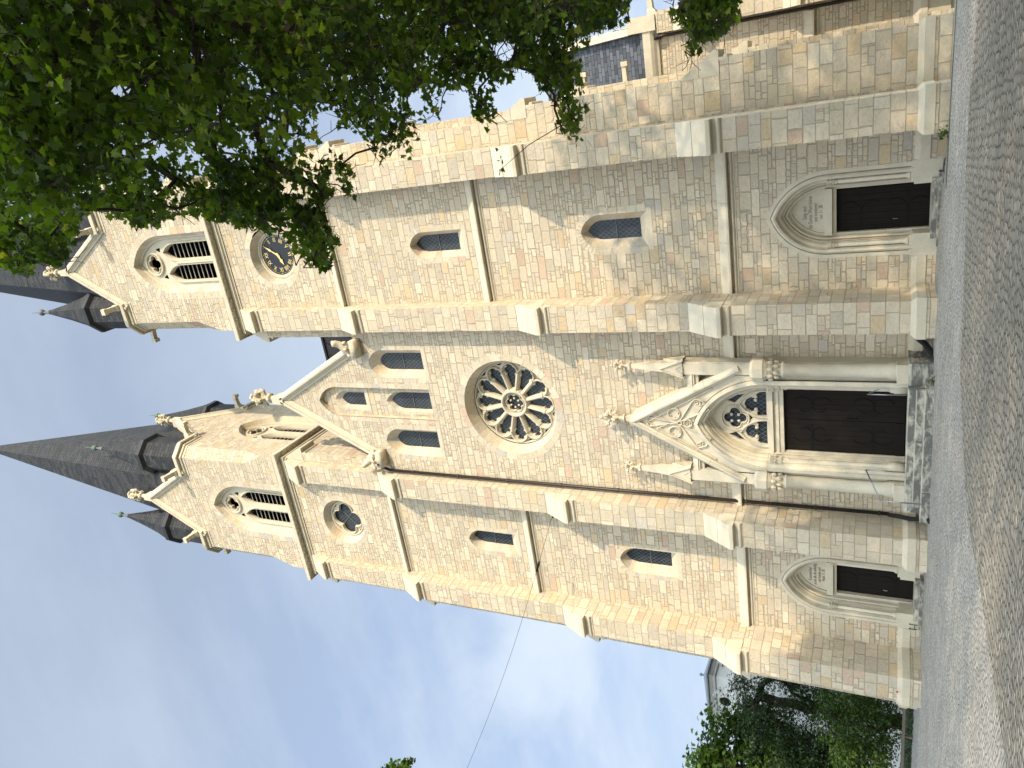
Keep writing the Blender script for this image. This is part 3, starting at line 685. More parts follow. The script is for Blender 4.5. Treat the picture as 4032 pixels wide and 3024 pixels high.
    for f, vis in ((fF, 1), (fR, cx < 0), (fL, cx > 0)):
        if not vis: continue
        for i in range(15):
            s_ = -3.55+i*.507; p = f(s_, .25, 31.715); o = fm if first else fm.copy()
            if not first: C.objects.link(o); o.parent = co
            first = False; q = Vector((-f.n.x*.0, 0, 0)); ay = Vector((0, 0, 1)); ax = f.a; az = ax.cross(ay)
            o.matrix_world = Matrix.Translation(p) @ Matrix((ax, ay, az)).transposed().to_4x4()
    # gables: coping, kneeler moulding, cross-flower
    for f in (fF, fR, fL, fB):
        k = MB()
        for sg in (-1, 1):
            a = Vector((sg*2.22, 40.02)); b = Vector((0, 44.14)); u = (b-a).normalized(); n = Vector((u.y, -u.x))*sg
            if n.y < 0: n = -n
            L = (b-a).length; cuts = [0, .3, .62, 1]
            for i in range(3):
                p0 = a+u*L*cuts[i]; p1 = a+u*(L*cuts[i+1]-(.012 if i < 2 else 0))
                def sec(p): return [f(*(lambda e: (e.x, d, e.y))(p+n*h)) for d, h in ((-.42, .0), (.24, .0), (.24, .12), (.08, .30), (-.42, .30))]
                k.prism(sec(p0), sec(p1), rnd.random()*.1)
                def sec2(p): return [f(*(lambda e: (e.x, d, e.y))(p+n*h)) for d, h in ((-.1, -.22), (.06, -.22), (.09, -.12), (.17, -.06), (.17, -.004), (-.1, -.004))]
                k.prism(sec2(p0), sec2(a+u*L*cuts[i+1]), .04)
        k.prism([f(x, -.4, z) for x, z in ((-.2, 44.0), (.2, 44.0), (.16, 44.75), (-.16, 44.75))], [f(x, .22, z) for x, z in ((-.2, 44.0), (.2, 44.0), (.16, 44.75), (-.16, 44.75))], .03)
        k.build('gable_coping', 'stone', church)
        k = MB(); p = f(0, .0, 44.7); crosstop(k, (p.x, p.y, p.z), 1.02); k.build('cross_flower', 'carved', church)
    for a, b in ((fF, fR), (fR, fB), (fB, fL), (fL, fF)):
        pts = [a(2.0, 0, 0), a(e, 0, 0), b(-e, 0, 0), b(-2.0, 0, 0)]; k = MB()
        sweep(k, [(p.x, p.y) for p in pts], [(-.08, 40.75), (.08, 40.75), (.30, 40.40), (.30, 40.2), (.28, 40.17), (.12, 40.19), (.12, 40.02), (.10, 39.98), (.03, 39.96), (.03, 39.8), (-.08, 39.8)], False, .05)
        k.build('kneeler_moulding', 'stone', church)
        for f_, s_ in ((a, 2.2), (b, -2.2)):
            p = f_(s_, .12, 40.72); spout(church, p, f_.n, 1.0)
        # corner turret
        q = (a(H, 0, 0)+Vector((-1, 0, 0))*0); dx = 1 if a(H, 0, 0).x > cx else -1; dy = 1 if a(H, 0, 0).y > cy else -1
        c0 = (cx+dx*2.66, cy+dy*2.66, 0); tu = MB(); ph = math.pi/8
        tu.lathe(c0, [(1.14, 40.3), (1.10, 43.75)], 8, 0, ph); to = tu.build('corner_turret', 'slate', church)
        tu = MB(); tu.lathe(c0, [(1.05, 43.62), (1.33, 43.82), (1.34, 44.12), (1.2, 44.2)], 8, 0, ph); tu.build('eaves_ring', 'lead', to)
        tu = MB(); tu.lathe(c0, [(1.27, 44.14), (.93, 45.3), (.55, 47.0), (.13, 49.2)], 8, 0, ph); tu.build('turret_roof', 'slate', to)
        tu = MB(); tu.lathe(c0, [(.15, 49.15), (.07, 49.75), (.08, 49.85)], 10); tu.build('cap', 'cap', to)
        tu = MB(); tu.lathe(c0, [(.02, 49.8), (.14, 49.86), (.21, 50.05), (.14, 50.24), (.02, 50.3)], 14); tu.lathe(c0, [(.03, 50.25), (.02, 51.1)], 6); tu.build('ball_finial', 'copper' if cx < 0 else 'cap', to, True)
    # spire with little roofs behind the gables
    k = MB(); k.lathe((cx, cy, 0), [(4.0, 40.9), (3.9, 41.5), (.03, 70)], 8, 0, math.pi/8)
    for f in (fF, fR, fL, fB):
        k.prism([f(x, -.38, z) for x, z in ((-2.1, 40.2), (2.1, 40.2), (0, 44.05))], [f(x, -2.6, z) for x, z in ((-2.1, 40.2), (2.1, 40.2), (0, 44.05))])
    k.build('spire', 'slate', church)
    k = MB(); k.lathe((cx, cy, 0), [(3.6, 39.7), (3.6, 40.95)], 8, 0, math.pi/8); k.build('roof_deck', 'lead', church)
tower(7.52, True); tower(-7.52, False)

# ---- gabled middle bay
D0 = .25; fC = Frame((0, -D0, 0), (0, -1, 0)); zr = 16.6
niche = arch(.80, 20.72, 26.3, cof(.8, 1.25), 9)
wc = [(-2.07, .70, 20.72, 22.95, 23.85, .42, 20.95, 22.85, 23.45), (2.07, .70, 20.72, 22.95, 23.85, .42, 20.95, 22.85, 23.45)]
hol = [niche, circ(2.28, 56, 0, zr), arch(1.9, .0, 5.5, 1.0, 12)]+[arch(a[1], a[2], a[3], cof(a[1], a[4]-a[3]), 9, a[0]) for a in wc]
k = MB(); holed(k, fC, [(-3.86, -.6), (3.86, -.6), (3.86, 24.45), (2.75, 24.45), (0, 29.75), (-2.75, 24.45), (-3.86, 24.45)], hol)
k.add([fC(-3.86, 0, 24.45), fC(-2.7, 0, 24.45), fC(-2.7, -.9, 24.45), fC(-3.86, -.9, 24.45)], [(0, 1, 2, 3)]); k.add([fC(3.86, 0, 24.45), fC(2.7, 0, 24.45), fC(2.7, -.9, 24.45), fC(3.86, -.9, 24.45)], [(0, 1, 2, 3)])
for sg in (-1, 1): k.add([fC(sg*3.86, 0, -.6), fC(sg*3.86, 0, 24.45), fC(sg*3.86, -.9, 24.45), fC(sg*3.86, -.9, -.6)], [(0, 1, 2, 3)])
holed(k, fC, niche, [arch(.52, 20.75, 22.6, cof(.52, .9), 9), arch(.5, 24.75, 25.9, cof(.5, .8), 9)], -.26)
k.build('gable_wall', 'rubble', church)
A = jamb(niche, 12); mb = MB(); mb.loft([to3(fC, A, .006), to3(fC, A, -.27)], True, [rnd.random() for _ in A])
blocks_ring(mb, fC, A, jamb(arch(1.04, 20.72, 26.3, cof(.8, 1.25), 9), 12), .006, .05, 1); mb.build('window_niche', 'vouss', church)
for a in wc: lancet(fC, a[0], a[1], a[2], a[3], a[4], a[5], a[6], a[7], a[8], .42, church)
lancet(fC, 0, .52, 20.75, 22.6, 23.5, .43, 20.95, 22.55, 23.3, .2, church, .12, 'window', -.26)
lancet(fC, 0, .5, 24.75, 25.9, 26.7, .34, 24.95, 25.85, 26.4, .2, church, .12, 'window', -.26, bar=False)
# rose window
mb = MB(); A = circ(2.28, 56, 0, zr); B = circ(2.04, 56, 0, zr); tn = []
for i in range(28): tn += [rnd.random()]*2
mb.loft([to3(fC, A, .006), to3(fC, B, -.52)], True, tn); blocks_ring(mb, fC, A, circ(2.60, 56, 0, zr), .006, .05, 2, False)
rose = mb.build('rose_window', 'vouss', church)
k = MB(); NP = 12; heads = []
for i in range(NP):
    th = math.pi/2+i*2*math.pi/NP; ca, sa = math.cos(th), math.sin(th)
    def tr(x, y): return (x*ca-y*sa, zr+x*sa+y*ca)
    hw0, hw1, r1, r2 = .11, .36, .70, 1.52
    L = [(r1, -hw0*.8), (1.30, -.235), (1.38, -.21), (1.42, -.20), (1.46, -.27), (1.56, -.315), (1.68, -.27), (1.72, -.19), (1.74, -.14), (1.80, -.17), (1.88, -.12), (1.93, 0)]
    L = L+[(a, -b) for a, b in L[:-1][::-1]]; heads.append([tr(a, b) for a, b in L])
ring = circ(2.05, 72, 0, zr); hubf = foil(6, .27, .175, math.pi/6, 0, zr, 7)
tri = []
for i in range(NP):
    th = math.pi/2+(i+.5)*2*math.pi/NP
    tri.append([(r*math.cos(th+a), zr+r*math.sin(th+a)) for r, a in ((1.86, 0), (1.97, .10), (1.99, 0), (1.97, -.10))])
holed(k, fC, ring, heads+[hubf]+tri, -.66)
for L in heads: k.loft([to3(fC, L, -.66), to3(fC, L, -.8)], True)
k.loft([to3(fC, hubf, -.66), to3(fC, hubf, -.8)], True)
for i in range(NP):
    th = math.pi/2+i*2*math.pi/NP; ca, sa = math.cos(th), math.sin(th)
    def tr(x, y): return (x*ca-y*sa, zr+x*sa+y*ca)
    arcp = [tr(1.50+.42*math.sin(a)*1.05, .40*math.cos(a)) for a in [i_*math.pi/12 for i_ in range(13)]]
    ribbon(k, fC, arcp, .085, -.7, -.52)
    th2 = th+math.pi/NP; ribbon(k, fC, [(r*math.cos(th2), zr+r*math.sin(th2)) for r in (.6, 1.0, 1.52)], .17, -.7, -.52, bev=.3)
ribbon(k, fC, circ(.60, 36, 0, zr), .16, -.7, -.47, True); ribbon(k, fC, hubf, .05, -.7, -.58, True); ribbon(k, fC, circ(2.0, 64, 0, zr), .09, -.7, -.55, True)
for i in range(6):
    a = i*math.pi/3; p = fC(.22*math.cos(a), -.62, zr+.22*math.sin(a)); lump(k, p, .055)
k.build('tracery', 'stone', rose); lattice_pane(fC, circ(2.03, 48, 0, zr), -.8, rose)
# gable coping and finial
k = MB()
for sg in (-1, 1):
    a = Vector((sg*2.95, 24.3)); b = Vector((0, 30.0)); u = (b-a).normalized(); n = Vector((-u.y, u.x))*(-sg)
    if n.y < 0: n = -n
    L = (b-a).length; cu = [0, .22, .42, .58, .8, 1]
    for i in range(5):
        p0 = a+u*L*cu[i]; p1 = a+u*(L*cu[i+1]-(.012 if i < 4 else 0))
        def sec(p): return [fC(*(lambda e: (e.x, d, e.y))(p+n*h)) for d, h in ((-.6, .0), (.24, .0), (.26, .05), (.26, .13), (.06, .30), (-.6, .30))]
        k.prism(sec(p0), sec(p1), rnd.random()*.1)
        def sec2(p): return [fC(*(lambda e: (e.x, d, e.y))(p+n*h)) for d, h in ((-.1, -.24), (.05, -.24), (.09, -.13), (.18, -.06), (.18, -.004), (-.1, -.004))]
        k.prism(sec2(p0), sec2(a+u*L*cu[i+1]), .04)
k.prism([fC(x, -.5, z) for x, z in ((-.22, 29.85), (.22, 29.85), (.17, 30.6), (-.17, 30.6))], [fC(x, .26, z) for x, z in ((-.22, 29.85), (.22, 29.85), (.17, 30.6), (-.17, 30.6))], .03)
k.build('gable_coping', 'stone', church)
k = MB(); p = fC(0, -.1, 30.5); crosstop(k, (p.x, p.y, p.z), 1.12); finial(k, (p.x, p.y, p.z+.1), 1.1); k.build('cross_flower', 'carved', church)
# crouching beasts on the gable feet
def beast(x, sg):
    k = MB(); y0 = -D0-.35
    k.box((x-.42, y0-.15, 24.05), (x+.42, y0+.45, 24.42), .05)
    pts = [(-.30, .10, 24.55, .20), (-.12, .02, 24.72, .25), (.08, -.06, 24.88, .24), (.24, -.16, 25.06, .17), (.33, -.28, 25.2, .16), (.38, -.42, 25.22, .11)]
    k.tube([(x+sg*a, y0+b+.15, z) for a, b, z, r in pts], [r for *_, r in pts], 9)
    for q in (-1, 1):
        lump(k, (x+sg*.30+q*.10, y0-.08, 25.36), .065, sz=1.7); k.tube([(x+sg*.14+q*.16, y0-.02, 24.78), (x+sg*.22+q*.17, y0-.2, 24.6), (x+sg*.26+q*.17, y0-.26, 24.44)], [.09, .07, .07], 6)
        k.tube([(x-sg*.15+q*.2, y0+.12, 24.68), (x-sg*.05+q*.24, y0-.08, 24.55), (x-sg*.1+q*.24, y0-.1, 24.44)], [.13, .1, .07], 6)
    k.build('stone_beast', 'carved', church, True)
beast(2.95, 1); beast(-2.95, -1)
# roof between the towers
k = MB(); k.prism([(-2.7, .75, 24.4), (2.7, .75, 24.4), (0, .75, 29.7)], [(-2.7, 5, 24.4), (2.7, 5, 24.4), (0, 5, 29.7)])
k.prism([(-3.8, 2.2, 24.3), (-3.8, 4.6, 30.7), (-3.8, 7.0, 24.3)], [(3.8, 2.2, 24.3), (3.8, 4.6, 30.7), (3.8, 7.0, 24.3)])
rf = k.build('middle_roof', 'brownroof', church); k = MB()
for i in range(11):
    x = -3.6+i*.72; k.tube([(x, 2.18, 24.35), (x, 4.58, 30.72)], .03, 5)
k.box((-3.8, 4.5, 30.66), (3.8, 4.7, 30.8)); k.build('standing_seam', 'brownroof', rf)
# string course each side of the portal
for xa, xb in ((-3.86, -2.5), (2.5, 3.86)): string_course(fC, xa, xb, 6.62, church)
# ---- main portal
fP = Frame((0, -.95, 0), (0, -1, 0)); c = 1.0; zs = 5.5; mb = MB()
prof = [(1.86, .02), (1.86, .09), (1.72, .12), (1.70, .03), (1.62, -.02), (1.60, -.12), (1.52, -.10), (1.48, -.18), (1.47, -.30), (1.43, -.36), (1.42, -.46), (1.37, -.44), (1.345, -.54), (1.33, -.64), (1.31, -.66), (1.31, -.80)]
mb.loft([to3(fP, arch(w, zs-.02, zs, c, 16), d) for w, d in prof], False, [.0, .07])
# gabled front slab around the arch
holed(mb, fP, [(-2.0, 5.5), (-1.86, 5.5)]+[], [], 0) if False else None
ow = arch(1.86, 5.52, 5.53, c, 16); front = [(-2.45, 5.5), (-1.865, 5.5)]+ow[1:-1]+[(1.865, 5.5), (2.45, 5.5), (2.05, 7.0), (0, 10.55), (-2.05, 7.0)]
tri_h = [[(-1.95, 6.62), (-1.62, 7.16), (-1.90, 7.16)]] 
holed(mb, fP, front, [], 0.0, .03)
mb.loft([to3(fP, front, 0.0), to3(fP, front, -.66)], True, [.04])
por = mb.build('main_portal', 'stone', church)
k = MB()
for sg in (-1, 1):
    a = Vector((sg*2.30, 6.35)); b = Vector((0, 10.62)); u = (b-a).normalized(); n = Vector((-u.y, u.x))*(-sg)
    if n.y < 0: n = -n
    L = (b-a).length; cu = [0, .3, .55, .78, 1]
    for i in range(4):
        p0 = a+u*L*cu[i]; p1 = a+u*(L*cu[i+1]-(.01 if i < 3 else 0))
        def sec(p): return [fP(*(lambda e: (e.x, d, e.y))(p+n*h)) for d, h in ((-.68, -.12), (.10, -.12), (.13, -.05), (.2, -.02), (.2, .05), (.02, .2), (-.68, .2))]
        k.prism(sec(p0), sec(p1), rnd.random()*.1)
k.build('portal_gable_coping', 'stone', por)
k = MB(); p = fP(0, -.2, 10.55); k.lathe((p.x, p.y, p.z-.1), [(.26, 0), (.13, .5), (.11, .6)], 4, 0, math.pi/4); finial(k, (p.x, p.y, p.z+.2), .92); k.build('portal_finial', 'carved', por)
k = MB()                                  # blind tracery in the portal gable
for (x, z, n_, rc, rl, R) in ((.40, 8.93, 5, .115, .085, .235), (-.40, 8.93, 5, .115, .085, .235), (0, 8.40, 3, .07, .055, .16)):
    ribbon(k, fP, circ(R, 24, x, z), .06, 0, .085, True); ribbon(k, fP, foil(n_, rc, rl, math.pi/2, x, z, 6), .035, 0, .06, True)
ribbon(k, fP, circ(.085, 14, 0, 8.72), .045, 0, .09, True)
for L in ([(0, 8.80), (.20, 9.95), (0, 10.05), (-.20, 9.95), (0, 8.80)], [(.08, 8.66), (.62, 7.55), (.95, 7.75), (1.05, 8.05), (.90, 8.2), (.08, 8.72)], [(-.08, 8.66), (-.62, 7.55), (-.95, 7.75), (-1.05, 8.05), (-.90, 8.2), (-.08, 8.72)], [(.05, 9.15), (.28, 9.65)], [(-.05, 9.15), (-.28, 9.65)], [(-1.5, 7.4), (0, 10.0), (1.5, 7.4)]): ribbon(k, fP, L, .055, 0, .08)
for x in (-.98, .98):
    ribbon(k, fP, foil(3, .075, .06, math.pi/2, x*.92, 7.95, 6), .035, 0, .06, True)
k.build('blind_tracery', 'stone', por)
# jambs
for sg in (-1, 1):
    mb = MB(); mb.loft([to3(fP, [(sg*w, .86), (sg*w, zs)], d) for w, d in prof], False)
    mb.box((sg*2.18-.34, -.68, .86), (sg*2.18+.34, -.12, zs), .04, fP); mb.build('jamb', 'stone', por)
for sg in (-1, 1):
    k = MB(); b = fP(sg*2.28, .0, 0); k.lathe((b.x, b.y, 0), [(.33, .86), (.33, 1.22), (.30, 1.24), (.33, 1.30), (.29, 1.37), (.30, 1.42), (.25, 1.5), (.245, 4.75), (.29, 4.8), (.29, 4.86)], 20); k.build('column', 'stone', por, True)
    k = MB(); k.box((sg*2.28-.33, -.35, .86), (sg*2.28+.33, .33, 1.2), .05, fP); k.build('pedestal', 'stone', por)
    capital(por, (b.x, b.y, 4.84), .245, .62)
    k = MB(); k.lathe((b.x, b.y, 0), [(.41, 5.46), (.45, 5.5), (.45, 5.85), (.36, 5.95)], 8, .03, math.pi/8)
    k.box((sg*2.28-.26, -.52, 5.9), (sg*2.28+.26, .0, 8.5), .03, fP); k.box((sg*2.28-.22, -.5, 5.9), (sg*2.28+.22, .05, 8.45), .05, fP)
    gp = [(-.31, 8.45), (0, 9.25), (.31, 8.45)]
    k.prism([fP(sg*2.28+x, -.56, z) for x, z in gp], [fP(sg*2.28+x, .10, z) for x, z in gp], .05)
    k.prism([fP(sg*2.28+z0, -.25+x, z) for z0 in (-.32,) for x, z in gp], [fP(sg*2.28+.32, -.25+x, z) for x, z in gp], .02)
    ribbon(k, fP, [(sg*2.28-.36, 8.40), (sg*2.28, 9.32), (sg*2.28+.36, 8.40)], .09, -.1, .15)
    ribbon(k, fP, foil(3, .07, .075, math.pi/2, sg*2.28, 8.55, 6), .04, .05, .12, True)
    cpt = fP(sg*2.28, -.25, 0)
    k.lathe((cpt.x, cpt.y, 0), [(.33, 8.75), (.10, 10.55), (.17, 10.6), (.17, 10.68), (.08, 10.72)], 4, .02, math.pi/4)
    k.build('pinnacle', 'stone', por); k = MB(); finial(k, (cpt.x, cpt.y, 10.5), .62); k.build('pinnacle_finial', 'carved', por)
    k = MB(); xa, xb = sorted((sg*1.15, sg*2.05)); k.box((xa, -.5, 8.05), (xb, .02, 8.12), 0, fP); k.prism([fP(xa, d, z) for d, z in ((-.5, 8.12), (.06, 8.12), (-.1, 8.35), (-.5, 8.35))], [fP(xb, d, z) for d, z in ((-.5, 8.12), (.06, 8.12), (-.1, 8.35), (-.5, 8.35))], .05)
    k.box((xa, -.5, 7.9), (xb, -.06, 8.05), .06, fP); k.build('tie_block', 'stone', por)
    k = MB(); b = fP(sg*1.53, -.24, 0); k.lathe((b.x, b.y, 0), [(.19, .86), (.19, 1.25), (.16, 1.3), (.16, 1.36), (.11, 1.42), (.105, 4.72), (.13, 4.76), (.13, 4.8)], 14); k.build('colonnette', 'stone', por, True); capital(por, (b.x, b.y, 4.8), .12, .62)
k = MB(); k.box((-1.40, -.80, 5.30), (1.40, -.46, 5.50), .02, fP); k.box((-1.36, -.80, 4.93), (1.36, -.58, 5.298), .05, fP); k.box((-1.36, -.7, 5.1), (1.36, -.53, 5.18), .0, fP); k.build('lintel', 'stone', por)
# portal tympanum tracery
k = MB(); ty = arch(1.32, 5.5, 5.51, c, 14); zq = 6.72
qf4 = foil(4, .235, .215, 0, 0, zq, 9); holes = [qf4]
for sg in (-1, 1):
    holes.append([(sg*x, z) for x, z in ((.10, 5.55), (.10, 5.85), (.18, 5.92), (.30, 5.86), (.33, 5.95), (.28, 6.1), (.38, 6.28), (.58, 6.36), (.78, 6.28), (.88, 6.1), (.83, 5.95), (.86, 5.86), (.98, 5.92), (1.08, 5.8), (1.12, 5.55))])
    holes.append([(sg*x, z) for x, z in ((.62, 6.72), (.92, 6.42), (1.0, 6.3), (.96, 6.6), (.72, 7.0))])
holes.append([(-.10, 6.16), (0, 6.04), (.10, 6.16), (0, 6.24)])
holed(k, fP, ty, holes, -.68, .03)
for L in holes: k.loft([to3(fP, L, -.68), to3(fP, L, -.78)], True)
ribbon(k, fP, circ(.52, 30, 0, zq), .07, -.70, -.60, True); ribbon(k, fP, qf4, .055, -.70, -.62, True)
for sg in (-1, 1):
    ribbon(k, fP, [(x+sg*.61, z) for x, z in arch(.55, 5.5, 5.62, cof(.55, .92), 9)], .08, -.70, -.59)
    for dx in (-.19, .19): lump(k, fP(sg*.58+dx, -.66, 5.93), .075)
for a in range(4):
    lump(k, fP(.19*math.cos(math.pi/4+a*math.pi/2), -.66, zq+.19*math.sin(math.pi/4+a*math.pi/2)), .065)
k.build('tympanum_tracery', 'stone', por); lattice_pane(fP, ty, -.78, por)
for sg in (-1, 1):
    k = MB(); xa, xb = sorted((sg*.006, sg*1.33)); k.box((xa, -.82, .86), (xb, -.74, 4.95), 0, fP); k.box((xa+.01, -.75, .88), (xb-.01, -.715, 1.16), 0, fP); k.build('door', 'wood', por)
    for zz in (1.9, 3.95):
        k = MB(); k.box((*sorted((sg*.25, sg*1.2)),)[0:1]+(-.738, zz-.035), (sorted((sg*.25, sg*1.2))[1], -.722, zz+.035), 0, fP)
        for q in (-1, 1):
            k.tube([fP(sg*(.62+.42*math.sin(a_)*.7), -.73, zz+q*(.34-.34*math.cos(a_))) for a_ in [i*.3 for i in range(10)]], .02, 5)
            k.tube([fP(sg*(.62-.3*math.sin(a_)), -.73, zz+q*(.25-.25*math.cos(a_))) for a_ in [i*.3 for i in range(9)]], .018, 5)
        k.build('strap_hinge', 'iron', por)
k = MB(); k.tube([fP(.12, -.74, 2.75), fP(.12, -.66, 2.72), fP(.12, -.66, 2.45), fP(.12, -.74, 2.42)], .02, 6); k.build('door_handle', 'iron', por)
# plinths of the middle bay
for xa, xb in ((-3.86, -2.7), (2.7, 3.86)):
    k = MB(); k.prism([fC(xa, d, z) for d, z in ((-.1, .44), (.12, .44), (.12, .71), (0, .87), (-.1, .87))], [fC(xb, d, z) for d, z in ((-.1, .44), (.12, .44), (.12, .71), (0, .87), (-.1, .87))], .1); k.build('plinth_course', 'stone', church)
# downpipe from the left beast
k = MB(); px, py = -3.68, -D0-.12
k.tube([(-3.15, -.75, 24.35), (-3.4, -.6, 24.25), (px, py, 23.95), (px, py, 12), (px, py, 1.3)], .075, 10)
dp = k.build('downpipe', 'pipe', church, True); k = MB()
for z in (22.5, 19.9, 17.2, 14.5, 11.8, 9.1, 6.4, 3.8, 1.6): k.lathe((px, py, z), [(.078, 0), (.095, .01), (.095, .07), (.078, .08)], 10)
k.build('pipe_collar', 'pipe', dp)

# ---- PART3
# ---- the side wing seen past the right tower
YW = 9.0; fW = Frame((0, YW, 0), (0, -1, 0)); k = MB()
hw_ = arch(.33, 1.95, 3.3, cof(.33, .45), 7, 12.95)
holed(k, fW, [(8, -1.5), (14.75, -1.5), (14.75, 11.0), (8, 11.0)], [hw_])
k.add([fW(14.75, 0, -1.5), fW(14.75, 0, 11), fW(14.75, -9, 11), fW(14.75, -9, -1.5)], [(0, 1, 2, 3)])
k.add([fW(14.75, 0, 11), fW(14.75, -4.6, 18), fW(14.75, -9.2, 11)], [(0, 1, 2)]); k.build('wing_wall', 'nave', church)
lancet(fW, 12.95, .33, 1.95, 3.3, 3.75, .22, 2.15, 3.25, 3.6, .3, church, .2)
string_course(fW, 8, 14.3, 4.45, church); k = MB()
k.prism([fW(8, d, z) for d, z in ((-.05, .35), (.14, .35), (.14, .6), (0, .85), (-.05, .85))], [fW(14.5, d, z) for d, z in ((-.05, .35), (.14, .35), (.14, .6), (0, .85), (-.05, .85))]); k.box((8, -.05, -1.5), (14.5, .1, .345), .2, fW); k.build('plinth_course', 'stone', church)
k = MB(); k.prism([fW(8, d, z) for d, z in ((-.1, 10.95), (.08, 10.95), (.12, 11.05), (.22, 11.15), (.3, 11.28), (.3, 11.62), (-.1, 11.62))], [fW(14.8, d, z) for d, z in ((-.1, 10.95), (.08, 10.95), (.12, 11.05), (.22, 11.15), (.3, 11.28), (.3, 11.62), (-.1, 11.62))]); k.build('eaves_cornice', 'stone', church)
k = MB(); k.prism([fW(8, d, z) for d, z in ((.22, 11.63), (-4.7, 18.6), (-9.6, 11.63))], [fW(14.72, d, z) for d, z in ((.22, 11.63), (-4.7, 18.6), (-9.6, 11.63))]); k.build('wing_roof', 'slate_blue', church)
k = MB()
for q in (1, -1):
    o_ = lambda x, t_, h: fW(x, -4.7+q*(4.95*(1-t_)), 11.75+6.98*t_+h)
    k.prism([o_(14.7, 0, -.1), o_(15.05, 0, -.1), o_(15.05, 0, .35), o_(14.7, 0, .35)], [o_(14.7, 1, -.1), o_(15.05, 1, -.1), o_(15.05, 1, .35), o_(14.7, 1, .35)])
k.box((14.7, -.3, 11.0), (15.35, .36, 12.3), 0, fW); k.build('verge_coping', 'stone', church)
fWb = Frame((0, YW, 0), (0, -1, 0)); buttress(fWb, 14.55, 15.45, church, [(4.85, 5.6, .75, .55), (9.0, 10.2, .55, .3)], base=False)
k = MB(); k.box((14.55, -.3, 10.1), (15.45, .3, 10.95), 0, fW); k.build('corner_pier', 'nave', church)
spout(church, fW(15.3, .05, 11.1), (1, 0, 0), 1.2, .2)
for px_, py_ in ((2459, 242), (2298, 285)):
    e_ = CAM+pix_ray(px_, py_)*((7.8-CAM.y)/pix_ray(px_, py_).y); spout(church, e_-Vector((1.9, 0, .1)), (1, 0, 0), 1.9, .2)
k = MB(); k.tube([fW(14.42, .32, 11.0), fW(14.42, .2, 10.6), fW(14.42, .12, 10.3), fW(14.42, .12, .2), fW(14.42, .12, -1)], .065, 8); k.box((14.3, .03, 10.85), (14.54, .3, 11.1), 0, fW); k.build('downpipe', 'pipe', church, True)
# nave body behind the towers
k = MB(); k.box((-8.6, 8.2, -1.5), (8.6, 42, 15)); k.build('nave_wall', 'nave', church)
k = MB(); k.prism([(-9, 7.6, 14.9), (9, 7.6, 14.9), (0, 7.6, 28.4)], [(-9, 42.5, 14.9), (9, 42.5, 14.9), (0, 42.5, 28.4)]); k.build('nave_roof', 'slate_blue', church)

# ------------------------------------------------------------------ small things by the doors
st = thing('stone_steps', 'worn blackened stone steps in front of the wide middle church door', 'steps', (0, -1.6, 0))
def slab_row(mb, x0, x1, y0, y1, z0, z1, cuts, dxs=0):
    e = [x0]+cuts+[x1]
    for i in range(len(e)-1):
        a, b = e[i]+(.008 if i else 0), e[i+1]-(.008 if i < len(e)-2 else 0); w = rnd.uniform(-.012, .012); r = .025
        L = [(y0+w+r, z1), (y0+w, z1-r), (y0+w, z0), (y1, z0), (y1, z1)]
        mb.prism([(a, y, z) for y, z in L], [(b, y, z) for y, z in L])
for (x0, x1, y0, y1, z0, z1, cu) in ((-2.75, 2.3, -2.3, -1.9, -.3, .40, [-1.6, .55]), (-2.3, 2.05, -2.08, -1.6, .2, .635, [-.9, .2]), (-1.98, 2.0, -1.72, -.9, .40, .862, [-1.35, .9])):
    k = MB(); slab_row(k, x0, x1, y0, y1, z0, z1, cu); o = k.build('step', 'step', st); o.matrix_parent_inverse = Matrix.Translation((0, 1.6, 0))
for sg in (-1, 1):
    k = MB(); xa, xb = sorted((sg*2.005, sg*2.78)); L = [(-1.62, -.4), (-1.62, .78), (-1.54, .862), (-.26, .862), (-.26, -.4)]
    k.prism([(xa, y, z) for y, z in L], [(xb, y, z) for y, z in L]); o = k.build('cheek_block', 'step', st); o.matrix_parent_inverse = Matrix.Translation((0, 1.6, 0))
for sg, side_, lab in ((1, 'right', 'thin grey steel handrail on the steps nearer the clock tower'), (-1, 'left', 'thin grey steel handrail on the steps nearer the downpipe')):
    k = MB(); b = .02
    hr = thing('handrail', lab, 'handrail', (sg*1.8+.1, -1.9, .4), 'handrails of the middle door')
    pf = [(sg*2.12+.1, -2.3, .38), (sg*2.12+.1, -2.3, 1.62), (sg*1.46+.1, -1.35, 2.09), (sg*1.46+.1, -1.35, .85)]
    for nm, pts in (('post', pf[:2]), ('top_rail', pf[1:3]), ('post', pf[2:])):
        k = MB(); k.tube(pts, .022, 6); o = k.build(nm, 'steel', hr, True); o.matrix_parent_inverse = Matrix.Translation((-(sg*1.8+.1), 1.9, -.4))
k = MB(); pts = [(-3.68, -.42, 1.35), (-3.66, -.52, .95), (-3.55, -.8, .62), (-3.3, -1.15, .36), (-3.0, -1.5, .2), (-2.78, -1.75, .15), (-2.5, -2.6, .12)]
k.tube(pts, [.075, .08, .085, .08, .085, .08, .07], 8); tag(k.build('drain_hose', 'rubber', None, True), 'black plastic drain hose running from the downpipe foot to the steps', 'hose')
k = MB(); k.tube([(3.3, -.5, .62), (3.2, -.8, .4), (3.0, -1.3, .17), (2.92, -1.7, .13)], [.09, .1, .1, .08], 8); tag(k.build('drain_hose', 'rubber', None, True), 'short black hose in the corner right of the middle door', 'hose')
bs = MB()
for q in (0, .22):
    bs.tube([(-8.72-q, -.18, .2), (-8.72-q, -.18, .42), (-8.66-q, -.26, .5), (-8.6-q, -.28, .46)], .014, 6)
bs.tube([(-8.72, -.18, .30), (-8.94, -.18, .30)], .012, 6)
tag(bs.build('boot_scraper', 'iron', None, True), 'small black iron boot scraper beside the left church doorway', 'boot scraper')
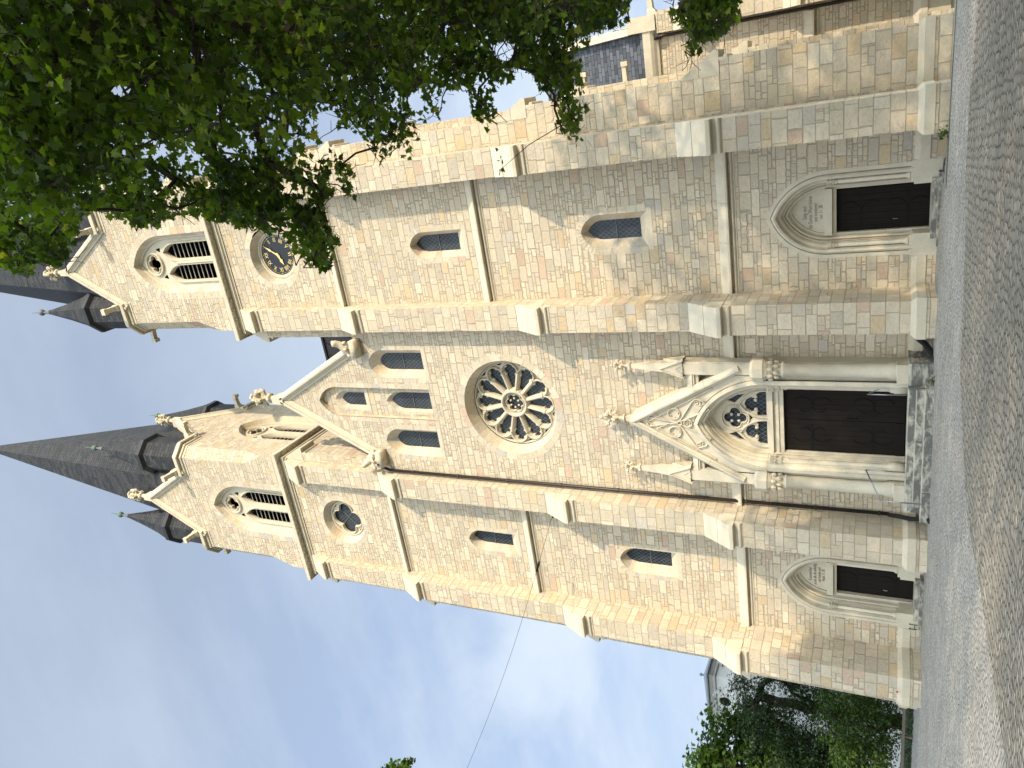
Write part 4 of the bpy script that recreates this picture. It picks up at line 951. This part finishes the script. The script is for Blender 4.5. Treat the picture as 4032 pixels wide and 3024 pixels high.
k = MB(); k.box((-10.7, -1.895, .84), (-10.62, -1.875, .91)); tag(k.build('sticker', 'red'), 'tiny red sticker on the plinth of the leftmost buttress', 'sticker')
# the cable hooked to the left tower
k = MB(); a = Vector((-5.0, -.92, 14.95)); b = pix_ray(2161, 2545)
def on_y(x, y, Y):
    d = pix_ray(x, y); return CAM+d*((Y-CAM.y)/d.y)
e = on_y(1790, 3140, -4.0); p1 = a+(e-a)*.14; p2 = a+(e-a)*.17
cb = thing('cable', 'thin dark steel cable strung from the left tower buttress out over the square', 'cable', a)
for nm, pts, r in (('wire', [a+(e-a)*i/24+Vector((0, 0, -.35*math.sin(math.pi*i/24))) for i in range(25)], .008), ('turnbuckle', [p1+Vector((0, 0, -.15)), p2+Vector((0, 0, -.18))], .05), ('hook', [a+Vector((.02, .25, 0)), a, a+Vector((-.12, 0, -.02))], .035)):
    k = MB(); k.tube(pts, r, 6); o = k.build(nm, 'iron', cb); o.matrix_parent_inverse = Matrix.Translation(-a)

# ------------------------------------------------------------------ trees
nr = np.random.RandomState(11)
MAPLE = np.array([(0, .36), (0, 0), (.10, .03), (.36, -.10), (.30, .08), (.40, .17), (.66, .24), (.46, .36), (.50, .50), (.27, .50), (.24, .72), (.10, .70), (0, 1.0),
                  (-.10, .70), (-.24, .72), (-.27, .50), (-.50, .50), (-.46, .36), (-.66, .24), (-.40, .17), (-.30, .08), (-.36, -.10), (-.10, .03)])
RHOMB = np.array([(0, .45), (0, 0), (.3, .4), (.1, .75), (0, 1.0), (-.1, .75), (-.3, .4)])
SPRAY = np.array([(0, .3), (0, 0), (.07, .2), (.34, .3), (.1, .42), (.26, .75), (.05, .6), (0, 1.0), (-.05, .6), (-.26, .75), (-.1, .42), (-.34, .3), (-.07, .2)])
def leaves(name, shape, pos, size, up, mat_, tint, parent, jit=1.0):
    n = len(pos); k = len(shape)
    z = np.tile(up, (n, 1)) if up.ndim == 1 else up
    z = z+nr.normal(0, .55*jit, (n, 3)); z /= np.linalg.norm(z, axis=1)[:, None]
    d = nr.normal(0, 1, (n, 3)); d[:, 2] -= .7; d -= z*(d*z).sum(1)[:, None]; d /= np.linalg.norm(d, axis=1)[:, None]+1e-9
    x = np.cross(d, z); s = size[:, None, None]
    lx = shape[:, 0][None, :, None]; ly = shape[:, 1][None, :, None]; curl = nr.uniform(.05, .35, n)[:, None, None]
    P = pos[:, None, :]+s*(lx*x[:, None, :]+ly*d[:, None, :]-curl*(np.abs(lx)*.9+ly*ly*.35)*z[:, None, :])
    ring = np.arange(1, k); tri = np.stack([np.zeros(k-1, int), ring, np.roll(ring, -1)], 1)
    F_ = (tri[None]+(np.arange(n)*k)[:, None, None]).reshape(-1, 3)
    me = bpy.data.meshes.new(name); me.vertices.add(n*k); me.vertices.foreach_set('co', P.reshape(-1).astype(np.float32))
    me.loops.add(len(F_)*3); me.loops.foreach_set('vertex_index', F_.reshape(-1).astype(np.int32))
    me.polygons.add(len(F_)); me.polygons.foreach_set('loop_start', (np.arange(len(F_))*3).astype(np.int32)); me.polygons.foreach_set('loop_total', np.full(len(F_), 3, np.int32))
    me.materials.append(M[mat_]); at = me.attributes.new('tint', 'FLOAT', 'FACE'); at.data.foreach_set('value', np.repeat(tint, k-1).astype(np.float32))
    me.update(); me.validate(); o = bpy.data.objects.new(name, me); C.objects.link(o); o.parent = parent; return o
def limbs(base, top, cl, r0, droop=.5, lift=.9, sides=6, wob=.12):
    # grows a branching skeleton from the trunk to every leaf cluster; returns a mesh builder
    nodes = []; par = []; L = 9
    b = np.array(base, float); tp = np.array(top, float)
    for i in range(L+1):
        f = i/L; p = b+(tp-b)*f; p[:2] += nr.normal(0, .10, 2)*(f > 0); nodes.append(p); par.append(i-1)
    cnt = [0]*len(nodes); ends = []
    order = np.argsort([np.linalg.norm((c-tp)*np.array([1, 1, .7])) for c in cl])
    for ci in order:
        c = cl[ci]; N = np.array(nodes); dv = c-N; dist = np.linalg.norm(dv, axis=1)
        pen = np.maximum(0, N[:, 2]-c[2]-2.5)*.5+np.where(np.arange(len(N)) < 4, 30, 0); pen += np.where(np.arange(len(N)) < 10, 1.0, 0)
        j = int(np.argmin(dist+pen)); p0 = N[j]; D = dist[j]; m_ = max(2, int(D/.55)); prev = j
        ctrl = p0+(c-p0)*.5; ctrl[2] += D*.22*lift
        for s_ in range(1, m_+1):
            f = s_/m_; q = (1-f)**2*p0+2*f*(1-f)*ctrl+f*f*c
            if s_ < m_: q = q+nr.normal(0, wob*min(1, D*.35), 3)
            nodes.append(q); par.append(prev); cnt.append(0); prev = len(nodes)-1
        ends.append(prev)
    for e_ in ends:
        q = e_
        while q >= 0: cnt[q] += 1; q = par[q]
    mx = max(cnt); R = [max(.006, r0*(c_/mx)**.5) for c_ in cnt]
    mb = MB(); mb.tube([nodes[i] for i in range(L+1)], [max(R[i], r0*.35)*(1.25 if i == 0 else 1) for i in range(L+1)], 12)
    kids = {}
    for i, p in enumerate(par):
        if p >= 0 and i > L: kids.setdefault(p, []).append(i)
    stack = [(p, c_) for p in list(kids) if p <= L for c_ in kids[p]]
    while stack:
        p, c_ = stack.pop(); path = [nodes[p], nodes[c_]]; rr = [R[c_]*1.05, R[c_]]; q = c_
        while True:
            ks = kids.get(q, [])
            if not ks: break
            ks = sorted(ks, key=lambda i: -cnt[i])
            for o_ in ks[1:]: stack.append((q, o_))
            q = ks[0]; path.append(nodes[q]); rr.append(R[q])
        rr[-1] *= .5; mb.tube(path, rr, 8 if rr[0] > .06 else 5 if rr[0] > .02 else 4, caps=False)
    return mb
PS = 4032/2212
POLY = [(a*PS, b*PS) for a, b in [(-900, -900), (-900, 590), (0, 585), (30, 600), (60, 612), (85, 580), (120, 585), (150, 575), (165, 515), (190, 465), (230, 475), (290, 500), (325, 520), (345, 488), (400, 478), (450, 488), (500, 500), (555, 512), (598, 516), (612, 545), (640, 568), (665, 588), (690, 604), (718, 592), (714, 560), (740, 532), (700, 480), (700, 430), (770, 436), (774, 408), (735, 330), (700, 305), (740, 285), (800, 325), (820, 368), (850, 335), (880, 365), (900, 370), (912, 330), (900, 270), (935, 285), (962, 248), (950, 200), (1005, 210), (1020, 250), (1048, 330), (1078, 383), (1092, 380), (1075, 300), (1060, 208), (1100, 188), (1130, 150), (1160, 198), (1200, 228), (1210, 290), (1243, 330), (1262, 318), (1250, 270), (1272, 238), (1255, 160), (1270, 110), (1290, 80), (1330, 72), (1356, 58), (1348, -900)]]
POLY2 = [(a*PS, b*PS) for a, b in [(1436, -200), (1440, 28), (1488, 66), (1478, 118), (1500, 132), (1510, 92), (1560, 76), (1600, 28), (1590, -200)]]
GAPS = [(255, 195, 30, 20), (705, 268, 26, 28), (500, 325, 16, 18), (40, 40, 25, 18), (1090, 110, 22, 25), (900, 215, 18, 26), (430, 120, 20, 12), (960, 60, 14, 14), (620, 410, 16, 14), (360, 395, 14, 12)]
def allowed(p, margin=0):                # keep foliage where the maple hangs into the view, nowhere else in it
    q = to_pix(p)
    if q is None: return True
    x, y, w = q
    if x < -150 or x > 4180 or y > 3180 or y < -150: return True
    if w < 5.0: return False
    for gx, gy, ra, rb in GAPS:
        if ((x/PS-gx)/ra)**2+((y/PS-gy)/rb)**2 < 1: return False
    return (inpoly((x, y), POLY) and inpoly((x, y+24), POLY)) or inpoly((x, y), POLY2)
ZL = [(-60, 6.0), (-14, 8.0), (-8, 8.8), (-4, 10.2), (0, 11.0), (4, 11.0), (7, 12.0), (12, 13.0), (60, 15)]
def shade_ok(p):                         # crowns stay below the line up to which they shade the front
    t_ = (-.6-p[1])/-SUN.y if False else (p[1]+.6)/SUN.y
    if p[1] > -1: return True
    x = p[0]-SUN.x*t_; z = p[2]-SUN.z*t_
    if z > np.interp(x, [a for a, b in ZL], [b for a, b in ZL]): return False
    tg = (p[2]-.05)/SUN.z; gx, gy = p[0]-SUN.x*tg, p[1]-SUN.y*tg
    if ((gx-.2)/5.2)**2+((gy+15.8)/2.1)**2 < 1: return False
    return True
def crown(c, rad_, n, shell=.35):
    out = []
    while len(out) < n:
        v = nr.normal(0, 1, 3); v /= np.linalg.norm(v); r = nr.uniform(shell, 1)**(1/2.2)
        p = np.array(c)+v*r*np.array(rad_)
        if p[2] < 2.6: continue
        if allowed(p) and shade_ok(p): out.append(p)
    return np.array(out)
def maple(label, base, cen, rad_, ncl, per, r0, size=.30, spread=.5, extra=None, shape=RHOMB, group='maples round the square'):
    cl = crown(cen, rad_, ncl); root = thing('maple_tree', label, 'tree', base, group)
    mb = limbs(base, (cen[0], cen[1], cen[2]+rad_[2]*.55), cl, r0); o = mb.build('trunk', 'bark', root); o.matrix_parent_inverse = Matrix.Translation(-Vector(base))
    pos = np.repeat(cl, per, 0)+nr.normal(0, spread, (ncl*per, 3))*np.array([1, 1, .75])
    ok = np.array([allowed(p) and shade_ok(p) for p in pos]); pos = pos[ok]
    o = leaves('crown', shape, pos, nr.uniform(size*.7, size*1.3, len(pos)), np.array([0, 0, 1.0]), 'maple', nr.beta(2, 3, len(pos)), root); o.matrix_parent_inverse = Matrix.Translation(-Vector(base)); return root
# the near maple whose sprays hang into the picture
def near_maple():
    base = (18.6, -15.2, 0); cl = []
    tries = 0
    def clump(p):                        # gaps between the sprays
        a = math.sin(p[0]*1.9+1.3*math.sin(p[1]*1.1))+math.sin(p[1]*2.3+1.7*math.sin(p[2]*.9))+math.sin(p[2]*2.1+1.1*math.sin(p[0]*1.3)); return a
    while len(cl) < 1250 and tries < 200000:
        tries += 1
        x, y = nr.uniform(-150, 2900), nr.uniform(-150, 1150)
        if not (inpoly((x, y), POLY) or inpoly((x, y), POLY2)): continue
        edge = inpoly((x, y+190), POLY) and inpoly((x+140, y), POLY)
        d_ = nr.uniform(8.5, 17.5) if edge else nr.uniform(11, 15.5)
        p = np.array(CAM+pix_ray(x, y).normalized()*d_)
        if p[2] < 3.2 or p[1] > -4 or not allowed(p): continue
        if clump(p) < (.12 if edge else -.08) and nr.rand() < .93: continue
        cl.append(p)
    n_in = len(cl); cl += list(crown((18.5, -14.5, 11.5), (7.5, 7.0, 8.0), 260)); cl = np.array(cl)
    root = thing('maple_tree', 'big maple with drooping leafy branches hanging in front of the clock tower', 'tree', base, 'maples round the square')
    mb = limbs(base, (17.6, -14.8, 12.5), cl, .42, lift=.45, wob=.2)
    pos = []; tn = []
    for ci, c_ in enumerate(cl):
        per = 31 if ci < n_in else 22
        ax = nr.normal(0, 1, 3); ax[2] = -abs(ax[2])*.8-.2; ax /= np.linalg.norm(ax)
        t_ = nr.uniform(-.25, .42, per)
        pos.append(c_+ax*t_[:, None]+nr.normal(0, .105, (per, 3))); tn.append(np.clip(nr.beta(2, 3.2, per)*.8+nr.normal(.06, .16), 0, .93))
        if ci < n_in:
            for b_ in range(2):          # forked bare twig ends
                q = c_+nr.normal(0, .06, 3); d_ = ax+nr.normal(0, .45, 3); path = [c_-ax*.15, q]
                for s_ in range(3):
                    d_ = d_+nr.normal(0, .45, 3); d_ /= np.linalg.norm(d_); path.append(path[-1]+d_*nr.uniform(.07, .13))
                if nr.rand() < .3 or all(allowed(p) for p in path[2:4]): mb.tube(path, [.009, .008, .006, .005, .004], 4, caps=False)
                f_ = path[2]+nr.normal(0, .09, 3); mb.tube([path[2], f_], [.005, .003], 3, caps=False)
    pos = np.concatenate(pos); tn = np.concatenate(tn); ok = np.array([allowed(p) and shade_ok(p) for p in pos]); pos = pos[ok]; tn = tn[ok]
    tn = np.where(nr.rand(len(pos)) < .012, 1.0, tn)
    o = mb.build('trunk', 'bark', root); o.matrix_parent_inverse = Matrix.Translation(-Vector(base))
    o = leaves('crown', MAPLE, pos, nr.uniform(.07, .135, len(pos)), np.array([0, 0, .9]), 'maple', tn, root, 1.15); o.matrix_parent_inverse = Matrix.Translation(-Vector(base))
near_maple()
maple('tall maple at the right side of the square, beyond the picture edge', (28.5, -11.5, 0), (28.0, -11.5, 12.5), (7.5, 7.0, 9.0), 640, 20, .32, .33)
maple('maple behind the photographer, shading the setts', (27, -27, 0), (25.5, -25.5, 12), (8, 8, 9), 700, 24, .3, .36)
maple('maple furthest to the right, behind the others', (38, -19, 0), (37, -19, 12), (8, 8, 8.5), 420, 24, .3)

def bgtree(name, label, cat, base, cen, rad_, ncl, per, r0, size, spread, mt, shape, top=None, shell=.4, group=None, conic=False):
    cl = []
    while len(cl) < ncl:
        v = nr.normal(0, 1, 3); v /= np.linalg.norm(v); r = nr.uniform(shell, 1)**.5
        p = np.array(cen)+v*r*np.array(rad_)*nr.uniform(.82, 1.1)
        if p[2] > .5: cl.append(p)
    cl = np.array(cl); root = thing(name, label, cat, base, group); off = Matrix.Translation(-Vector(base))
    mb = limbs(base, top or (cen[0], cen[1], cen[2]+rad_[2]*.5), cl, r0); o = mb.build('trunk', 'bark', root); o.matrix_parent_inverse = off
    k_ = np.repeat(nr.normal(0, .14, ncl), per)
    pos = np.repeat(cl, per, 0)+nr.normal(0, spread, (ncl*per, 3))*np.array([1, 1, .6])
    o = leaves('crown', shape, pos, nr.uniform(size*.6, size*1.3, len(pos)), np.array([0, 0, 1.0]), mt, np.clip(nr.beta(2, 3, len(pos))+k_, 0, 1), root); o.matrix_parent_inverse = off
    return root
bgtree('yew_tree', 'dark dense yew standing left of the church, behind the knee rail', 'tree', (-25.5, 12, 0), (-26.2, 12, 5.6), (4.8, 3.6, 5.2), 430, 64, .3, .24, .40, 'yew', SPRAY, shell=.25)
bgtree('maple_tree', 'bright green sunlit maple at the far left beyond the yew', 'tree', (-35.5, 15, 0), (-36.4, 15, 9.6), (4.8, 4.2, 4.9), 230, 46, .28, .34, .5, 'broad', MAPLE)
bgtree('yew_tree', 'smaller dark conifer at the left picture edge under the bright maple', 'tree', (-30.5, 11, 0), (-31.0, 11, 3.6), (3.6, 2.8, 3.8), 240, 56, .2, .24, .4, 'yew', SPRAY, shell=.25)
bgtree('lilac_bush', 'leafy mid green bush between the yew and the knee rail', 'bush', (-20.5, 6.2, 0), (-20.8, 6.2, 2.3), (3.0, 2.2, 2.3), 170, 42, .10, .19, .3, 'broad', RHOMB, shell=.2)
bgtree('lilac_bush', 'low leafy bush at the left picture edge behind the knee rail', 'bush', (-25.6, 5.2, 0), (-25.8, 5.2, 1.7), (2.6, 1.8, 1.8), 130, 42, .10, .19, .3, 'broad', RHOMB, shell=.2)
# a low strip of ivy along the edge of the paving
n_ = 5200; pos = np.stack([nr.uniform(-34, -11.8, n_), nr.uniform(2.2, 5.0, n_), nr.uniform(.0, .38, n_)], 1)
o = leaves('ivy', RHOMB, pos, nr.uniform(.08, .18, n_), np.array([0, -.3, 1.0]), 'yew', nr.beta(2, 2, n_), None); o['kind'] = 'stuff'; tag(o, 'low dark ivy growing along the paving edge under the knee rail', 'ivy')
kr = thing('knee_rail', 'low weathered wooden knee rail at the left edge of the paving', 'fence', (-20, 1.9, 0)); off = Matrix.Translation((20, -1.9, 0))
k = MB(); k.box((-34, 1.86, .40), (-12.2, 1.94, .52)); o = k.build('beam', 'rail', kr); o.matrix_parent_inverse = off
for i in range(11):
    x = -12.6-i*2.05; k = MB(); k.box((x-.05, 1.945, -.3), (x+.05, 2.04, .60)); o = k.build('post', 'rail', kr); o.matrix_parent_inverse = off
# white pavilion and house beyond the trees
pv = thing('pavilion', 'white pavilion with a shallow grey pyramid roof and round window, behind the yew', 'building', (-38, 28, 0)); off = Matrix.Translation((38, -28, 0)); px, py = -40.3, 28.0
def pvp(name, mb, mt): o = mb.build(name, mt, pv); o.matrix_parent_inverse = off; return o
k = MB(); k.box((px-2.7, py-2.7, -.5), (px+2.7, py+2.7, 15.0)); pvp('wall', k, 'plaster')
k = MB(); sqp = [(px-2.7, py-2.7), (px+2.7, py-2.7), (px+2.7, py+2.7), (px-2.7, py+2.7)]
for z, o_ in ((14.9, .5), (14.7, .3), (12.9, .18), (12.2, .25)): sweep(k, sqp, [(-.05, z-.18), (o_*.7, z-.18), (o_, z), (o_, z+.12), (-.05, z+.12)], True)
pvp('cornice', k, 'plaster')
k = MB(); k.lathe((px, py, 0), [(4.95, 15.03), (4.95, 15.15), (.15, 16.25)], 4, 0, math.pi/4); rfp = pvp('roof', k, 'zinc')
k = MB(); k.lathe((px, py, 16.05), [(.12, 0), (.09, .4), (.16, .45), (.16, .5), (.02, .65)], 8); o = k.build('ball_finial', 'zinc', rfp)
for n in ((0, -1, 0), (-1, 0, 0), (1, 0, 0)):
    f = Frame((px+n[0]*2.7, py+n[1]*2.7, 0), n); k = MB(); k.add(to3(f, circ(.52, 24, 0, 13.75), .02), [tuple(range(24))]); pvp('oculus', k, 'void')
    k = MB(); ribbon(k, f, circ(.6, 24, 0, 13.75), .18, 0, .1, True); ribbon(k, f, [(1.25*math.cos(a), 14.15+.75*math.sin(a)) for a in [math.pi*i/12 for i in range(13)]], .2, 0, .4); pvp('oculus_frame', k, 'plaster')
hs = thing('white_house', 'white plastered house with a grey slate roof, half hidden behind the trees on the left', 'building', (-45, 30, 0)); off = Matrix.Translation((45, -30, 0))
def hp(name, mb, mt): o = mb.build(name, mt, hs); o.matrix_parent_inverse = off; return o
k = MB(); k.box((-54, 26, -.5), (-36.6, 36, 8.2)); hp('wall', k, 'plaster')
k = MB(); k.prism([(-54.4, 25.5, 8.1), (-54.4, 31, 12.6), (-54.4, 36.5, 8.1)], [(-36.2, 25.5, 8.1), (-36.2, 31, 12.6), (-36.2, 36.5, 8.1)]); hp('roof', k, 'slate_blue')
k = MB(); k.box((-54.4, 25.35, 7.95), (-36.2, 25.6, 8.15)); hp('gutter', k, 'lead')
for x in (-52, -49, -46, -43, -40):
    for z in (1.2, 4.6):
        k = MB(); k.box((x-.6, 25.9, z), (x+.6, 25.97, z+1.9)); w_ = hp('window', k, 'plaster'); k = MB(); k.box((x-.5, 25.88, z+.1), (x+.5, 25.899, z+1.8)); o = k.build('pane', 'glass', w_)
# maple whose top twigs just reach into the view on the left
def left_tree():
    base = (-18.2, -9.5, 0); cl = []
    while len(cl) < 150:
        v = nr.normal(0, 1, 3); v /= np.linalg.norm(v); p = np.array((-18.4, -9.5, 14.5))+v*nr.uniform(.4, 1)**.5*np.array((3.4, 3.2, 6.5)); q = to_pix(p)
        if q and q[1] < 3120 and q[0] > -200: continue
        cl.append(p)
    for x, y in ((1510, 3035), (1540, 3015), (1560, 3028), (1590, 3006), (1602, 2996), (1570, 3040), (1530, 3045), (1600, 3030)): cl.append(np.array(on_y(x, y, -8.8+nr.uniform(-.4, .4))))
    cl = np.array(cl); root = thing('maple_tree', 'tall slim maple whose top twigs just reach the lower left picture edge', 'tree', base, 'maples round the square'); off = Matrix.Translation(-Vector(base))
    mb = limbs(base, (-18.3, -9.5, 16), cl, .2); o = mb.build('trunk', 'bark', root); o.matrix_parent_inverse = off
    pos = np.repeat(cl, 26, 0)+nr.normal(0, .13, (len(cl)*26, 3)); ok = []
    for p in pos:
        q = to_pix(p); ok.append(not (q and q[1] < 2990 and -200 < q[0] < 4200))
    pos = pos[np.array(ok)]
    o = leaves('crown', MAPLE, pos, nr.uniform(.13, .24, len(pos)), np.array([0, 0, 1.0]), 'maple', nr.beta(2, 3, len(pos)), root); o.matrix_parent_inverse = off
left_tree()
def weed(label, x, y, n, h):
    pos = np.stack([x+nr.normal(0, .07, n), y+nr.normal(0, .05, n), zground(x, y)+.02+nr.uniform(.02, h, n)], 1)
    o = leaves('weed', RHOMB, pos, nr.uniform(.05, .12, n), np.array([0, -.4, .6]), 'broad', nr.beta(2, 3, n), None); tag(o, label, 'weed')
weed('small green weed at the foot of the rightmost front buttress', 9.95, -2.02, 60, .22)
weed('few green weeds beside the bottom step of the middle doorway', 2.45, -2.3, 22, .08)
